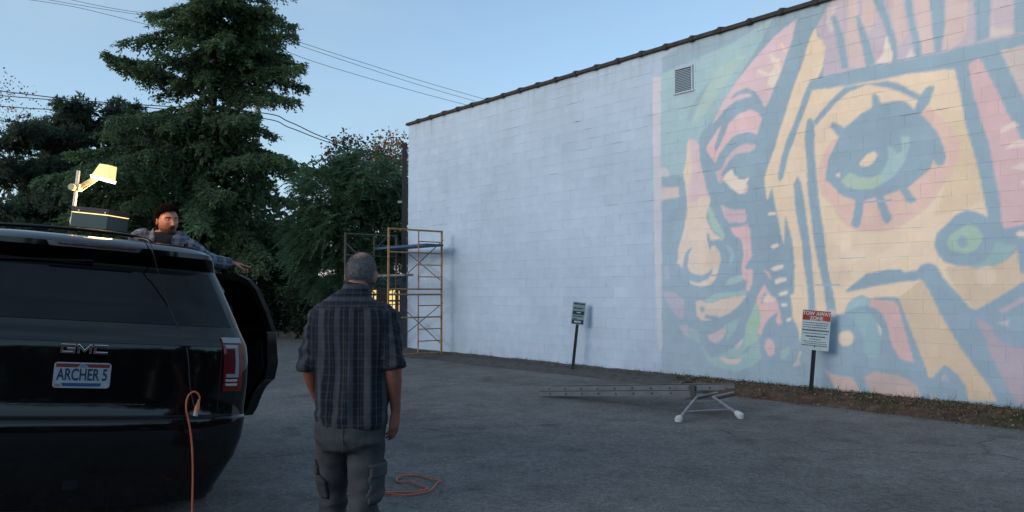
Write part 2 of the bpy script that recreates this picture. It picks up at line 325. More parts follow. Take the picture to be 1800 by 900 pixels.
# ------------------------------------------------------------------ painted block building
WALL_OBS = np.array(srgb(157, 177, 202)); WALL_ALB = np.array((.452, .542, .648))
PROJECTED_MURAL = [  # light of the projected picture, put into the wall colour as polygons
(138,162,183,"8.79 5.93 9.27 6.03 12.13 6.15 15.40 6.27 15.23 -0.18 12.37 -0.10 11.23 -0.09 8.72 0.04"),
(152,180,194,"8.77 5.61 10.36 5.82 11.13 6.06 10.91 5.73 10.35 5.08 9.93 4.56 9.65 4.35 9.60 4.20 9.30 3.62 8.75 3.68"),
(160,185,188,"9.63 5.02 10.06 5.44 10.47 5.59 10.58 5.52 10.24 5.20 9.75 4.69 9.44 4.48"),
(146,170,186,"9.34 4.66 9.45 4.90 9.76 5.20 9.88 5.27 9.57 4.82 9.40 4.59"),
(188,189,204,"8.56 5.60 8.76 5.56 8.74 4.49 8.74 2.73 8.73 1.04 8.74 0.49 8.67 0.42 8.62 0.61 8.56 2.74 8.55 4.52"),
(202,182,194,"11.55 5.92 11.34 5.83 11.13 5.72 10.86 5.52 10.67 5.37 10.41 5.14 10.17 4.88 10.01 4.66 9.88 4.46 9.99 4.54 10.21 4.72 10.40 4.81 10.71 4.82 10.66 4.88 10.46 4.90 10.28 4.84 10.40 4.95 10.61 4.98 10.78 4.88 10.88 4.73 10.93 4.62 10.97 4.59 11.02 4.66 11.10 4.83 11.25 5.10 11.37 5.38 11.47 5.62"),
(214,203,197,"11.03 5.46 11.24 5.33 11.25 5.14 11.11 4.88 11.00 4.96 11.04 5.08 10.91 5.13 10.81 5.21 10.85 5.25 11.04 5.14 11.14 5.20"),
(214,203,197,"11.23 5.58 11.28 5.58 11.37 5.44 11.35 5.40"),
(209,181,190,"9.76 4.06 9.78 4.11 9.89 4.23 10.01 4.38 10.09 4.41 10.01 4.24 9.94 4.07 9.95 3.97 10.01 4.02 10.08 4.13 10.25 4.45 10.46 4.57 10.66 4.60 10.80 4.53 10.89 4.42 10.84 4.27 10.80 4.15 10.65 4.22 10.45 4.23 10.30 4.18 10.16 4.06 10.03 3.93 9.96 3.78 9.83 3.94"),
(193,176,190,"9.96 3.63 10.09 3.68 10.16 3.82 10.35 3.98 10.57 4.04 10.75 3.99 10.77 3.94 10.65 3.88 10.39 3.88 10.24 3.79 10.11 3.61 10.08 3.56 10.13 3.52 10.11 3.42 10.01 3.44 9.98 3.52"),
(219,209,201,"10.11 3.48 10.15 3.56 10.29 3.64 10.34 3.53 10.44 3.45 10.54 3.43 10.63 3.46 10.58 3.36 10.60 3.29 10.54 3.20 10.42 3.19 10.29 3.29"),
(205,180,188,"10.51 3.24 10.60 3.32 10.61 3.25 10.54 3.18"),
(207,193,186,"9.39 4.30 9.54 4.24 9.61 4.15 9.62 3.87 9.70 3.61 9.77 3.36 9.85 3.15 9.78 2.95 9.75 2.82 9.83 2.66 9.90 2.56 10.09 2.43 9.94 2.33 10.02 2.23 10.05 2.10 9.99 1.91 9.93 1.75 9.80 1.64 9.58 1.63 9.38 1.68 9.31 1.87 9.22 1.96 9.10 2.04 9.12 2.31 9.21 2.54 9.28 2.76 9.32 2.95 9.33 3.17 9.29 3.52 9.25 3.66 9.33 3.98 9.35 4.19"),
(200,181,192,"9.39 4.30 9.54 4.24 9.61 4.15 9.62 3.87 9.77 3.36 9.83 3.18 9.67 3.22 9.51 3.14 9.38 3.15 9.36 3.41 9.47 3.71 9.42 4.07"),
(201,188,178,"9.69 1.97 9.80 2.26 9.94 2.33 10.05 2.10 9.99 1.91 9.85 1.95"),
(138,162,183,"9.44 2.33 9.36 2.21 9.33 1.98 9.41 1.87 9.63 1.81 9.80 1.88 9.87 1.95 9.87 1.88 9.76 1.75 9.58 1.69 9.35 1.73 9.23 1.92 9.23 2.03 9.27 2.19 9.34 2.28"),
(138,162,183,"9.76 2.56 9.81 2.55 9.83 2.43 10.01 2.44 10.09 2.40 10.01 2.27 9.94 2.33 9.85 2.33 9.82 2.24 9.77 2.39"),
(160,186,183,"9.78 2.99 9.84 3.02 9.94 2.83 10.14 2.51 10.09 2.42 10.07 2.46 9.88 2.63 9.81 2.77"),
(152,179,195,"10.14 2.34 10.27 2.29 10.33 2.15 10.25 2.00 10.21 2.01 10.24 2.17"),
(193,176,190,"10.05 3.04 10.23 2.95 10.55 2.91 10.57 2.77 10.55 2.70 10.22 2.71 10.12 2.84"),
(206,179,188,"10.24 2.63 10.43 2.64 10.59 2.67 10.64 2.54 10.66 2.12 10.54 1.97 10.53 1.92 10.67 1.90 10.67 1.67 10.58 1.52 10.53 1.57 10.56 1.70 10.47 1.76 10.46 1.95 10.50 2.16 10.46 2.39 10.30 2.52"),
(155,182,190,"10.10 1.63 10.21 1.76 10.46 1.83 10.47 1.76 10.47 1.71 10.27 1.66"),
(203,191,184,"9.49 1.35 9.57 1.38 9.84 1.33 10.10 1.42 10.55 1.48 10.45 1.34 10.20 1.16 9.97 1.08 9.94 1.11 9.71 1.13 9.68 1.08 9.84 1.03 9.62 1.02 9.52 1.11"),
(138,162,183,"9.59 1.27 9.67 1.26 9.69 1.17 9.61 1.18"),
(153,183,190,"9.68 1.38 9.95 1.51 10.53 1.55 10.53 1.49 10.10 1.43 9.84 1.34"),
(170,169,190,"8.74 1.53 8.95 1.55 9.26 1.39 9.23 1.07 9.12 1.04 8.88 1.30"),
(162,169,190,"8.79 1.99 8.89 2.04 8.92 1.78 8.81 1.76"),
(148,178,186,"9.59 0.62 9.83 0.38 10.09 0.50 10.34 0.60 10.48 0.76 10.52 0.96 10.65 1.21 10.73 1.38 10.82 1.21 10.82 0.98 10.78 0.71 10.81 0.41 10.63 0.29 10.33 0.18 9.98 0.21 9.72 0.33"),
(157,186,178,"10.52 0.96 10.65 1.21 10.73 1.38 10.82 1.21 10.82 0.98 10.73 0.71 10.53 0.60"),
(138,162,183,"10.19 0.40 10.54 0.51 10.64 0.64 10.56 0.62 10.39 0.46"),
(201,191,195,"9.95 0.39 10.09 0.41 10.21 0.38 10.44 0.42 10.37 0.32 10.16 0.29"),
(148,178,188,"10.09 0.96 10.40 1.09 10.34 0.90 10.15 0.70"),
(191,181,190,"9.75 0.77 9.92 0.83 10.09 0.92 10.14 0.86 10.07 0.73 9.91 0.63 9.78 0.69"),
(196,186,195,"10.29 0.60 10.48 0.76 10.44 0.66 10.36 0.56"),
(172,173,189,"9.12 0.93 9.32 0.94 9.37 0.70 9.23 0.77"),
(150,178,190,"9.34 0.90 9.57 0.82 9.59 0.62 9.39 0.70"),
(207,179,186,"10.88 1.65 10.99 1.48 11.10 1.43 11.17 1.22 11.20 1.01 11.14 0.99 11.09 1.06 11.12 1.20 10.98 1.11 10.88 0.99 10.81 0.80 10.77 0.86 10.82 1.14 10.73 1.40 10.77 1.48"),
(138,162,183,"10.86 1.49 10.92 1.53 10.89 1.36 10.83 1.34"),
(214,203,197,"10.87 1.45 10.98 1.47 11.10 1.40 11.03 1.36 10.87 1.36"),
(197,176,186,"10.93 0.77 11.03 0.74 11.06 0.64 11.06 0.52 10.97 0.47 10.88 0.60 10.89 0.72"),
(150,178,182,"11.18 0.59 11.32 0.66 11.34 0.56 11.24 0.43 11.16 0.45"),
(205,180,188,"10.87 1.91 10.99 1.85 11.03 1.73 10.95 1.80"),
(216,199,182,"11.87 5.70 11.90 5.54 11.99 5.47 12.03 5.35 11.98 5.04 11.89 4.87 11.79 4.71 12.32 4.67 12.83 4.66 12.98 4.65 13.21 4.66 13.76 4.61 13.90 4.59 13.92 4.49 13.96 4.24 13.99 3.97 14.04 3.72 14.12 3.38 14.16 3.12 14.23 2.74 14.27 2.52 14.12 2.60 13.99 2.63 13.86 2.58 13.77 2.48 13.63 2.36 13.57 2.19 13.61 2.05 13.69 1.94 13.88 1.88 14.08 1.84 14.24 1.87 14.33 1.86 14.45 1.92 14.60 2.07 14.59 1.92 14.63 1.78 14.85 1.68 14.86 1.76 14.66 1.66 14.40 1.48 14.21 1.36 14.07 1.28 13.99 1.34 13.84 1.53 13.70 1.70 13.60 1.89 13.50 1.94 13.38 1.90 13.34 1.83 13.15 1.81 13.10 1.86 12.86 1.84 12.61 1.80 12.48 1.70 12.28 1.55 12.30 1.52 12.49 1.56 12.82 1.63 13.20 1.68 13.39 1.70 13.49 1.53 13.60 1.28 13.73 1.04 13.91 0.72 14.06 0.47 14.22 0.28 14.31 0.09 13.96 0.07 13.94 0.25 13.84 0.41 13.78 0.49 13.67 0.53 13.57 0.46 13.52 0.34 13.46 0.33 13.38 0.60 13.29 0.90 13.17 1.22 13.07 1.44 13.05 1.44 12.80 1.44 12.65 1.44 12.53 1.48 12.41 1.44 12.31 1.34 12.25 1.20 12.11 1.18 11.98 1.18 11.98 0.77 11.52 0.75 11.49 0.94 11.39 1.12 11.39 1.20 11.35 1.47 11.43 1.51 11.44 1.91 11.43 2.16 11.41 2.36 11.29 2.77 11.26 2.30 11.21 2.43 11.17 2.69 11.10 3.02 11.06 3.25 10.98 3.04 10.96 3.05 10.92 3.39 10.95 3.51 11.10 3.85 11.22 4.18 11.32 4.43 11.43 4.73 11.53 4.95 11.66 5.24 11.77 5.55"),
(209,192,171,"13.64 4.09 13.98 4.01 14.04 3.72 14.12 3.38 14.23 2.74 13.94 2.63 13.57 2.58 13.81 3.12 13.93 3.37 13.94 3.58 13.71 3.94"),
(200,184,166,"13.07 1.44 13.39 1.70 13.60 1.28 13.73 1.04 13.91 0.72 14.22 0.28 14.31 0.09 13.96 0.07 13.94 0.25 13.84 0.41 13.67 0.53 13.52 0.34 13.46 0.33 13.38 0.60"),
(200,184,168,"13.70 1.86 13.88 1.88 14.24 1.87 14.45 1.92 14.60 2.07 14.63 1.78 14.85 1.68 14.86 1.75 14.66 1.66 14.40 1.48 14.07 1.28 13.84 1.53"),
(207,192,180,"14.35 1.74 14.34 1.68 14.31 1.64 14.27 1.61 14.21 1.59 14.16 1.61 14.12 1.64 14.10 1.69 14.09 1.74 14.10 1.80 14.13 1.84 14.17 1.87 14.22 1.88 14.27 1.87 14.31 1.84 14.34 1.79"),
(221,206,188,"12.22 2.40 12.36 2.40 12.39 2.15 12.59 2.20 12.62 2.09 12.41 1.96 12.23 2.16"),
(221,206,188,"12.76 2.07 13.09 2.22 13.25 2.25 13.26 2.09 12.96 1.98 12.80 1.95"),
(208,191,176,"12.03 1.91 12.32 1.92 12.40 1.73 12.22 1.57 12.06 1.64"),
(210,183,178,"12.45 4.09 12.06 3.81 11.91 3.58 11.85 3.31 11.92 3.02 12.10 2.85 12.16 2.70 12.32 2.52 12.55 2.42 12.84 2.40 13.11 2.46 13.34 2.60 13.52 2.73 13.64 2.90 13.81 3.12 13.93 3.37 13.94 3.58 13.86 3.75 13.71 3.94 13.63 4.05 13.55 4.12 13.29 4.07"),
(138,162,183,"11.76 4.87 11.91 4.88 12.24 4.89 12.80 4.89 13.31 4.88 13.69 4.86 14.33 4.87 14.94 4.86 14.94 4.72 14.74 4.72 14.46 4.71 14.43 4.65 14.07 4.65 13.68 4.65 13.21 4.66 12.98 4.65 12.83 4.66 12.32 4.67 11.79 4.71"),
(138,162,183,"11.76 4.87 11.65 4.66 11.54 4.40 11.49 4.27 11.35 4.02 11.23 3.70 11.17 3.40 11.20 3.31 11.27 3.39 11.35 3.71 11.48 4.00 11.59 4.25 11.72 4.53 11.79 4.71"),
(138,162,183,"11.81 4.21 11.92 4.33 12.09 4.48 12.32 4.65 12.67 4.64 12.98 4.61 13.15 4.54 13.30 4.42 13.44 4.32 13.40 4.25 13.21 4.38 12.97 4.51 12.70 4.62 12.40 4.57 12.20 4.45 12.03 4.30 11.84 4.13"),
(138,162,183,"11.74 4.28 11.69 4.23 11.65 3.93 11.68 3.53 11.69 3.13 11.71 2.90 11.76 2.50 11.84 1.96 11.94 1.51 11.97 1.27 12.01 1.07 12.14 1.12 12.10 1.39 12.00 1.93 11.95 2.39 11.89 2.88 11.85 3.21 11.82 3.71 11.82 4.11 11.81 4.21"),
(138,162,183,"11.51 3.37 11.44 3.25 11.46 3.10 11.47 2.92 11.50 2.65 11.57 2.30 11.60 1.97 11.65 1.61 11.67 1.22 11.78 1.22 11.77 1.64 11.74 1.97 11.69 2.50 11.63 2.91 11.57 3.29"),
(190,180,188,"11.99 1.25 12.12 1.25 12.12 1.16 11.98 1.15"),
(138,162,183,"11.99 3.27 12.03 3.56 12.22 3.89 12.15 3.98 12.08 4.09 12.12 4.15 12.25 4.07 12.29 4.03 12.39 4.07 12.57 4.20 12.74 4.26 12.74 4.45 12.79 4.47 12.84 4.41 12.88 4.30 13.08 4.30 13.24 4.25 13.35 4.12 13.41 4.27 13.51 4.40 13.57 4.43 13.63 4.39 13.55 4.17 13.44 4.05 13.54 3.92 13.66 3.75 13.74 3.52 13.76 3.40 13.73 3.29 13.66 3.27 13.61 3.31 13.60 3.38 13.54 3.24 13.37 3.12 13.23 3.01 13.36 2.82 13.26 2.78 13.21 2.81 13.12 2.99 12.88 2.93 12.99 2.62 13.00 2.59 12.93 2.51 12.87 2.56 12.79 2.81 12.77 2.92 12.60 2.89 12.58 2.79 12.52 2.51 12.45 2.48 12.39 2.54 12.44 2.78 12.46 2.90 12.25 2.99 12.09 3.18"),
(217,202,186,"12.53 3.46 12.65 3.58 12.77 3.60 12.81 3.54 12.74 3.43 12.65 3.39 12.55 3.41"),
(154,183,192,"12.23 3.22 12.39 3.34 12.53 3.25 12.69 3.21 12.86 3.27 12.97 3.46 12.96 3.67 13.04 3.62 13.10 3.52 13.17 3.56 13.15 3.77 13.28 3.75 13.28 3.64 13.20 3.40 13.07 3.22 12.95 3.15 12.72 3.04 12.53 3.05 12.31 3.12"),
(163,186,177,"12.25 3.22 12.39 3.33 12.53 3.25 12.69 3.21 12.86 3.25 12.89 3.15 12.72 3.05 12.53 3.06 12.31 3.13"),
(214,203,197,"12.15 3.33 12.22 3.35 12.22 3.26 12.18 3.28"),
(199,173,182,"14.07 4.62 14.22 4.67 14.30 4.48 14.42 4.18 14.52 3.88 14.60 3.71 14.68 3.50 14.89 3.14 14.87 2.43 14.68 2.39 14.46 2.35 14.43 2.41 14.41 2.67 14.40 2.86 14.36 3.10 14.30 3.49 14.21 3.81 14.17 4.06 14.14 4.13 14.10 4.41"),
(212,198,197,"14.44 3.67 14.60 3.75 14.66 3.67 14.45 3.62"),
(212,198,197,"14.49 3.40 14.59 3.48 14.71 3.48 14.77 3.43 14.71 3.40"),
(212,198,197,"14.54 3.14 14.70 3.20 14.80 3.17 14.70 3.09"),
(212,198,197,"14.64 2.95 14.70 2.96 14.79 2.94 14.70 2.91"),
(191,181,185,"14.46 4.71 14.74 4.72 14.94 4.72 14.91 3.79 14.72 4.02 14.67 4.15 14.56 4.44"),
(180,173,190,"11.87 5.68 12.03 5.91 12.14 6.05 12.49 6.22 15.40 6.27 15.37 4.85 14.75 4.86 14.33 4.87 13.69 4.86 13.31 4.87 12.80 4.89 12.24 4.89 11.98 4.87 12.00 5.10 12.03 5.35"),
(196,180,184,"12.41 6.24 12.55 6.20 12.55 5.94 12.59 5.29 12.66 4.89 12.40 4.93 12.36 5.35 12.38 5.70"),
(196,180,184,"12.61 6.18 12.78 6.13 12.85 5.57 12.71 5.37 12.61 5.59"),
(196,180,184,"12.97 6.08 13.21 6.00 13.24 5.49 13.28 5.23 13.17 5.09 13.11 5.27"),
(196,180,184,"13.36 5.96 13.58 5.89 13.62 5.28 13.63 4.88 13.48 4.87 13.42 5.24"),
(196,180,184,"13.82 5.89 14.10 5.81 14.07 5.07 13.99 4.95 13.85 4.87 13.75 4.88 13.79 5.23"),
(186,176,188,"14.38 5.88 14.66 5.86 14.63 4.91 14.35 4.93"),
(197,189,190,"14.36 5.08 14.44 5.01 14.63 4.97 14.63 4.90 14.35 4.92"),
(138,162,183,"12.13 5.82 12.22 5.77 12.33 5.41 12.39 4.93 12.29 4.95 12.23 5.28 12.18 5.59"),
(138,162,183,"12.53 5.71 12.60 5.64 12.73 5.22 12.80 4.90 12.67 4.89 12.59 5.29 12.54 5.51"),
(138,162,183,"12.74 6.23 12.88 6.19 12.94 5.83 13.01 5.58 13.11 5.21 13.13 4.88 13.06 4.89 13.01 5.19 12.92 5.51 12.79 5.87"),
(138,162,183,"13.25 6.07 13.33 6.05 13.36 5.62 13.38 5.37 13.47 5.00 13.46 4.87 13.39 4.88 13.33 5.20 13.26 5.59"),
(138,162,183,"13.57 5.97 13.82 5.89 13.80 5.58 13.78 5.23 13.73 4.87 13.65 4.88 13.62 5.28 13.58 5.64"),
(138,162,183,"14.15 5.95 14.38 5.88 14.37 5.42 14.36 5.08 14.33 4.91 14.17 4.89 14.18 5.13 14.16 5.48"),
(138,162,183,"14.67 5.94 15.40 5.98 15.37 4.85 14.63 4.89 14.65 5.34"),
(214,203,197,"12.97 5.31 13.06 5.01 13.06 4.87 12.80 4.91 12.93 5.04"),
(199,193,200,"12.08 5.96 12.21 5.94 12.21 5.84 12.13 5.80 12.16 5.58 12.12 5.53 12.04 5.69"),
(199,193,200,"13.23 4.88 13.33 5.02 13.38 4.88"),
(157,184,175,"13.74 2.20 13.79 2.31 13.92 2.39 14.03 2.45 14.11 2.40 14.19 2.29 14.17 2.17 14.09 2.08 13.98 2.05 13.84 2.08 13.76 2.14"),
(138,162,183,"13.86 2.22 13.92 2.30 14.01 2.26 14.01 2.16 13.93 2.11"),
(146,176,184,"14.01 1.86 14.20 1.93 14.32 2.09 14.35 2.19 14.60 2.12 14.45 1.94 14.33 1.86 14.24 1.88 14.10 1.84"),
(212,198,197,"14.58 2.28 14.62 2.31 14.81 2.32 14.81 2.22 14.62 2.23"),
(173,169,186,"14.34 1.27 14.42 1.25 14.66 1.40 14.85 1.51 14.85 1.58 14.66 1.48"),
(182,181,191,"14.33 1.12 14.48 1.16 14.47 1.08"),
(170,161,178,"14.08 1.18 14.28 1.09 14.29 0.97 14.43 0.85 14.61 0.81 14.83 0.74 14.81 0.07 14.56 0.08 14.46 0.25 14.34 0.50 14.25 0.70 14.19 0.92 14.11 1.06"),
(150,180,191,"12.28 1.23 12.30 1.30 12.41 1.43 12.53 1.46 12.65 1.44 12.63 1.32 12.49 1.32 12.38 1.27"),
(142,173,188,"12.31 1.19 12.49 1.22 12.66 1.19 12.77 1.06 12.81 0.90 12.79 0.73 12.76 0.58 12.61 0.56 12.55 0.63 12.54 0.85 12.48 1.02 12.37 1.14"),
(208,197,186,"12.39 0.83 12.38 0.79 12.35 0.74 12.31 0.72 12.27 0.71 12.22 0.71 12.18 0.74 12.15 0.77 12.14 0.82 12.15 0.86 12.18 0.91 12.22 0.93 12.27 0.94 12.32 0.94 12.36 0.91 12.38 0.88"),
(199,173,178,"12.64 1.32 12.66 1.44 12.77 1.41 13.03 1.40 13.07 1.32 13.12 1.11 13.18 0.84 13.27 0.52 13.08 0.57 12.97 0.74 12.93 0.90 12.91 1.02 12.85 1.18 12.77 1.27"),
(214,203,197,"12.74 1.08 12.81 0.99 12.81 0.90 12.79 0.90"),
(138,162,183,"12.80 1.45 13.03 1.46 13.01 1.41 12.91 1.41"),
(191,173,173,"11.90 0.35 12.05 0.27 12.20 0.25 12.36 0.24 12.48 0.03 12.13 0.00 12.03 0.15"),
(183,167,167,"12.53 0.27 12.70 0.36 13.06 0.33 13.21 0.27 13.32 0.19 13.35 0.04 13.35 -0.06 12.88 -0.06 12.67 -0.01"),
(176,176,181,"13.49 0.14 13.60 -0.01 13.47 0.00"),
(168,167,180,"13.61 0.32 13.67 0.42 13.74 0.30"),
(191,181,186,"11.50 0.61 11.54 0.57 11.48 0.45 11.52 0.37 11.37 0.34 11.46 0.45"),
(197,187,190,"8.73 3.48 9.14 3.45 9.16 3.25 8.74 3.23"),
(181,186,195,"8.74 3.87 8.86 3.83 8.96 3.74 8.91 3.65 8.75 3.67"),
(216,209,205,"10.97 2.80 11.00 2.84 11.12 2.83 11.12 2.79 10.99 2.78"),
(216,209,205,"11.01 2.27 11.07 2.31 11.16 2.32 11.17 2.27 11.07 2.23"),
(216,209,205,"11.00 1.90 11.09 1.95 11.24 1.97 11.25 1.92 11.08 1.86"),
(216,209,205,"11.08 1.72 11.16 1.75 11.29 1.76 11.30 1.71 11.10 1.65"),
(216,209,205,"11.15 1.51 11.30 1.55 11.31 1.49 11.17 1.46"),
(216,209,205,"11.19 1.34 11.30 1.34 11.31 1.30 11.19 1.30"),
(216,209,205,"11.28 1.10 11.37 1.12 11.37 1.07 11.29 1.05"),
]
def inside(px, py, poly):
    n = len(poly); c = np.zeros(px.shape, bool); j = n - 1
    for i in range(n):
        xi, yi = poly[i]; xj, yj = poly[j]
        if yi != yj:
            c ^= ((yi > py) != (yj > py)) & (px < (xj - xi) * (py - yi) / (yj - yi) + xi)
        j = i
    return c
def paint_and_projection(u, v):
    """wall paint colour with the projected light put into it, at wall coordinates in metres (soft edged)"""
    u = np.asarray(u, float); v = np.asarray(v, float); out = np.zeros((len(u), 3)); SS = [(a, b) for a in (-.011, 0, .011) for b in (-.011, 0, .011)]
    wob = .004 * np.sin(u * 17 + v * 9) + .003 * np.sin(v * 41 - u * 23)
    polys = []
    for r, g, b, s in PROJECTED_MURAL:
        q = np.array([float(t) for t in s.split()]).reshape(-1, 2)
        k = np.array(srgb(r, g, b)) / WALL_OBS * WALL_ALB
        polys.append((k, q, q.min(0) - .05, q.max(0) + .05))
    for du, dv in SS:
        c = np.tile(WALL_ALB, (len(u), 1)); uu = u + du + wob; vv = v + dv + wob * .7
        for k, q, lo, hi in polys:
            s = np.nonzero((uu > lo[0]) & (uu < hi[0]) & (vv > lo[1]) & (vv < hi[1]))[0]
            if len(s):
                h = s[inside(uu[s], vv[s], q)]; c[h] = k
        out += c
    out = np.minimum(out / len(SS), .97)
    # the projected picture's light, held in the colour, fades towards its lower left
    thin = np.clip(.56 + .20 * (u - 8.6) + .10 * (v - .6), .42, .96)[:, None]; return WALL_ALB * (1 - thin) + out * thin  # thin: strength of the projected light in the wall colour

def wall_material():
    m = bpy.data.materials.new('painted_block'); m.use_nodes = True; nt = m.node_tree; N = nt.nodes; L = nt.links; b = N['Principled BSDF']
    at_ = N.new('ShaderNodeAttribute'); at_.attribute_name = 'paint_and_projection'; tc = N.new('ShaderNodeTexCoord'); ge = N.new('ShaderNodeNewGeometry')
    src = at_.outputs['Color']
    for sc, lo, hi, mp in ((.55, .93, 1.06, (1, 1, 1)), (5, .965, 1.035, (1, 1, 1)), (2.2, .95, 1.02, (1, 1, .18)), (55, .975, 1.03, (1, 1, 1))):
        mpn = N.new('ShaderNodeMapping'); mpn.inputs['Scale'].default_value = mp; L.new(ge.outputs['Position'], mpn.inputs['Vector'])
        nz = N.new('ShaderNodeTexNoise'); nz.inputs['Scale'].default_value = sc; nz.inputs['Detail'].default_value = 5; L.new(mpn.outputs[0], nz.inputs['Vector'])
        r = N.new('ShaderNodeMapRange'); r.inputs['From Min'].default_value = .3; r.inputs['From Max'].default_value = .7; r.inputs['To Min'].default_value = lo; r.inputs['To Max'].default_value = hi
        L.new(nz.outputs['Fac'], r.inputs['Value']); s = N.new('ShaderNodeVectorMath'); s.operation = 'SCALE'; L.new(src, s.inputs[0]); L.new(r.outputs[0], s.inputs['Scale']); src = s.outputs[0]
    # rain streaks running down from the coping and splash dirt at the foot
    sx = N.new('ShaderNodeSeparateXYZ'); L.new(ge.outputs['Position'], sx.inputs[0])
    for (z0, z1, scl, col_, amt) in ((5.45, 6.1, (7, 7, .5), (.62, .56, .50, 1), .55), (.55, .0, (3, 3, 1.5), (.60, .60, .60, 1), .45)):
        zr = N.new('ShaderNodeMapRange'); zr.inputs['From Min'].default_value = z0; zr.inputs['From Max'].default_value = z1; L.new(sx.outputs['Z'], zr.inputs['Value'])
        mpn = N.new('ShaderNodeMapping'); mpn.inputs['Scale'].default_value = scl; L.new(ge.outputs['Position'], mpn.inputs['Vector'])
        nz = N.new('ShaderNodeTexNoise'); nz.inputs['Scale'].default_value = 1; nz.inputs['Detail'].default_value = 4; L.new(mpn.outputs[0], nz.inputs['Vector'])
        nr = N.new('ShaderNodeMapRange'); nr.inputs['From Min'].default_value = .5; nr.inputs['From Max'].default_value = .72; nr.inputs['To Max'].default_value = amt; L.new(nz.outputs['Fac'], nr.inputs['Value'])
        mu = N.new('ShaderNodeMath'); mu.operation = 'MULTIPLY'; L.new(zr.outputs[0], mu.inputs[0]); L.new(nr.outputs[0], mu.inputs[1])
        mm = N.new('ShaderNodeMix'); mm.data_type = 'RGBA'; mm.blend_type = 'MULTIPLY'; mm.inputs['B'].default_value = col_; L.new(mu.outputs[0], mm.inputs['Factor']); L.new(src, mm.inputs['A']); src = mm.outputs['Result']
    L.new(src, b.inputs['Base Color']); b.inputs['Roughness'].default_value = .8; b.inputs['Specular IOR Level'].default_value = .25
    nb = N.new('ShaderNodeTexNoise'); nb.inputs['Scale'].default_value = 90; nb.inputs['Detail'].default_value = 4; L.new(ge.outputs['Position'], nb.inputs['Vector'])
    bp = N.new('ShaderNodeBump'); bp.inputs['Strength'].default_value = .35; bp.inputs['Distance'].default_value = .004; L.new(nb.outputs['Fac'], bp.inputs['Height']); L.new(bp.outputs[0], b.inputs['Normal'])
    return m
BL, BH = .4064, .2032
def building():
    wm = wall_material(); U1 = 18.7
    root = tag(empty('block_building', tuple(A_W)), 'long pale painted concrete block building with faint projected mural of faces', 'building')
    base = Vector(A_W)
    def loc(u, v, o): return wp(u, v, o) - base
    # core: side and back walls, roof
    V = [loc(.0, -.3, 0), loc(U1, -.3, 0), loc(U1, 6.09, 0), loc(.0, 6.09, 0)] + [loc(.0, -.3, -12), loc(U1, -.3, -12), loc(U1, 6.09, -12), loc(.0, 6.09, -12)]
    me = bpy.data.meshes.new('wall_core'); me.from_pydata([tuple(q) for q in V], [], [(0, 1, 2, 3), (5, 4, 7, 6), (4, 0, 3, 7), (1, 5, 6, 2), (3, 2, 6, 7)]); me.update()
    a = me.color_attributes.new('paint_and_projection', 'FLOAT_COLOR', 'POINT'); a.data.foreach_set('color', np.tile((*(WALL_ALB * .93), 1.0), 8).astype(np.float32))
    link_mesh('wall_core', me, wm, root)
    vent = (9.08, 9.50, 5.18, 5.63)
    blocks = []
    for j in range(30):
        off = (j % 2) * BL / 2; u = -off
        while u < U1:
            a0, a1 = max(u, 0.0), min(u + BL, U1); u += BL
            if a1 - a0 < .04: continue
            if a1 > vent[0] and a0 < vent[1] and (j + 1) * BH > vent[2] + .02 and j * BH < vent[3] - .02:
                # blocks cut round the vent
                if a0 < vent[0] - .03: blocks.append((a0, vent[0] - .004, j))
                if a1 > vent[1] + .03: blocks.append((vent[1] + .004, a1, j))
                continue
            blocks.append((a0, a1, j))
    # apparent size decides which 300 are single objects
    def seen(bk):
        q = wp((bk[0] + bk[1]) / 2, (bk[2] + .5) * BH); t = q.y * math.cos(.0457) + (q.z - 1.52) * .0457
        px = 900 + q.x / q.y * 1400; py = 450 - ((q.z - 1.52) / q.y - .0457) * 1400
        return (1 / q.y ** 2) if (px < 1815 and -8 < py < 905) else 0
    order = sorted(range(len(blocks)), key=lambda i: -seen(blocks[i])); single = set(order[:300])
    pieces = []; UV = []
    for i, (a0, a1, j) in enumerate(blocks):
        v0, v1 = j * BH, (j + 1) * BH; g = random.uniform(.0006, .0016); gv = random.choice((.0010, .0015, .0024, .004))
        fine = a1 > 8.4
        nx = max(1, round((a1 - a0) / .0254)) if fine else 1; ny = 8 if fine else 1
        us = np.linspace(a0 + g, a1 - g, nx + 1); vs = np.linspace(v0 + gv, v1 - gv, ny + 1)
        o = .0032 + random.uniform(-.0012, .0016); tl = random.gauss(0, .0012)
        gu, gvv = np.meshgrid(us, vs); uu = gu.ravel(); vv = gvv.ravel(); oo = o + tl * (vv - v0 - BH / 2) / (BH / 2)
        n0 = len(uu); k = nx + 1
        F = [(r * k + c, r * k + c + 1, (r + 1) * k + c + 1, (r + 1) * k + c) for r in range(ny) for c in range(nx)]
        ring = [c for c in range(nx)] + [r * k + nx for r in range(ny)] + [ny * k + c for c in range(nx, 0, -1)] + [r * k for r in range(ny, 0, -1)]
        bu = np.array([uu[q] for q in ring]); bv = np.array([vv[q] for q in ring]); e = .0016
        cu, cv = (a0 + a1) / 2, (v0 + v1) / 2
        bu2 = np.where(np.abs(bu - cu) > (a1 - a0) / 2 - g - 1e-6, bu + np.sign(bu - cu) * e, bu); bv2 = np.where(np.abs(bv - cv) > BH / 2 - gv - 1e-6, bv + np.sign(bv - cv) * e, bv)
        uu = np.concatenate([uu, bu2]); vv = np.concatenate([vv, bv2]); oo = np.concatenate([oo, np.full(len(ring), -.0005)])
        m_ = len(ring)
        F += [(ring[q], n0 + q, n0 + (q + 1) % m_, ring[(q + 1) % m_]) for q in range(m_)]
        pieces.append((uu, vv, oo, F)); UV.append(len(uu))
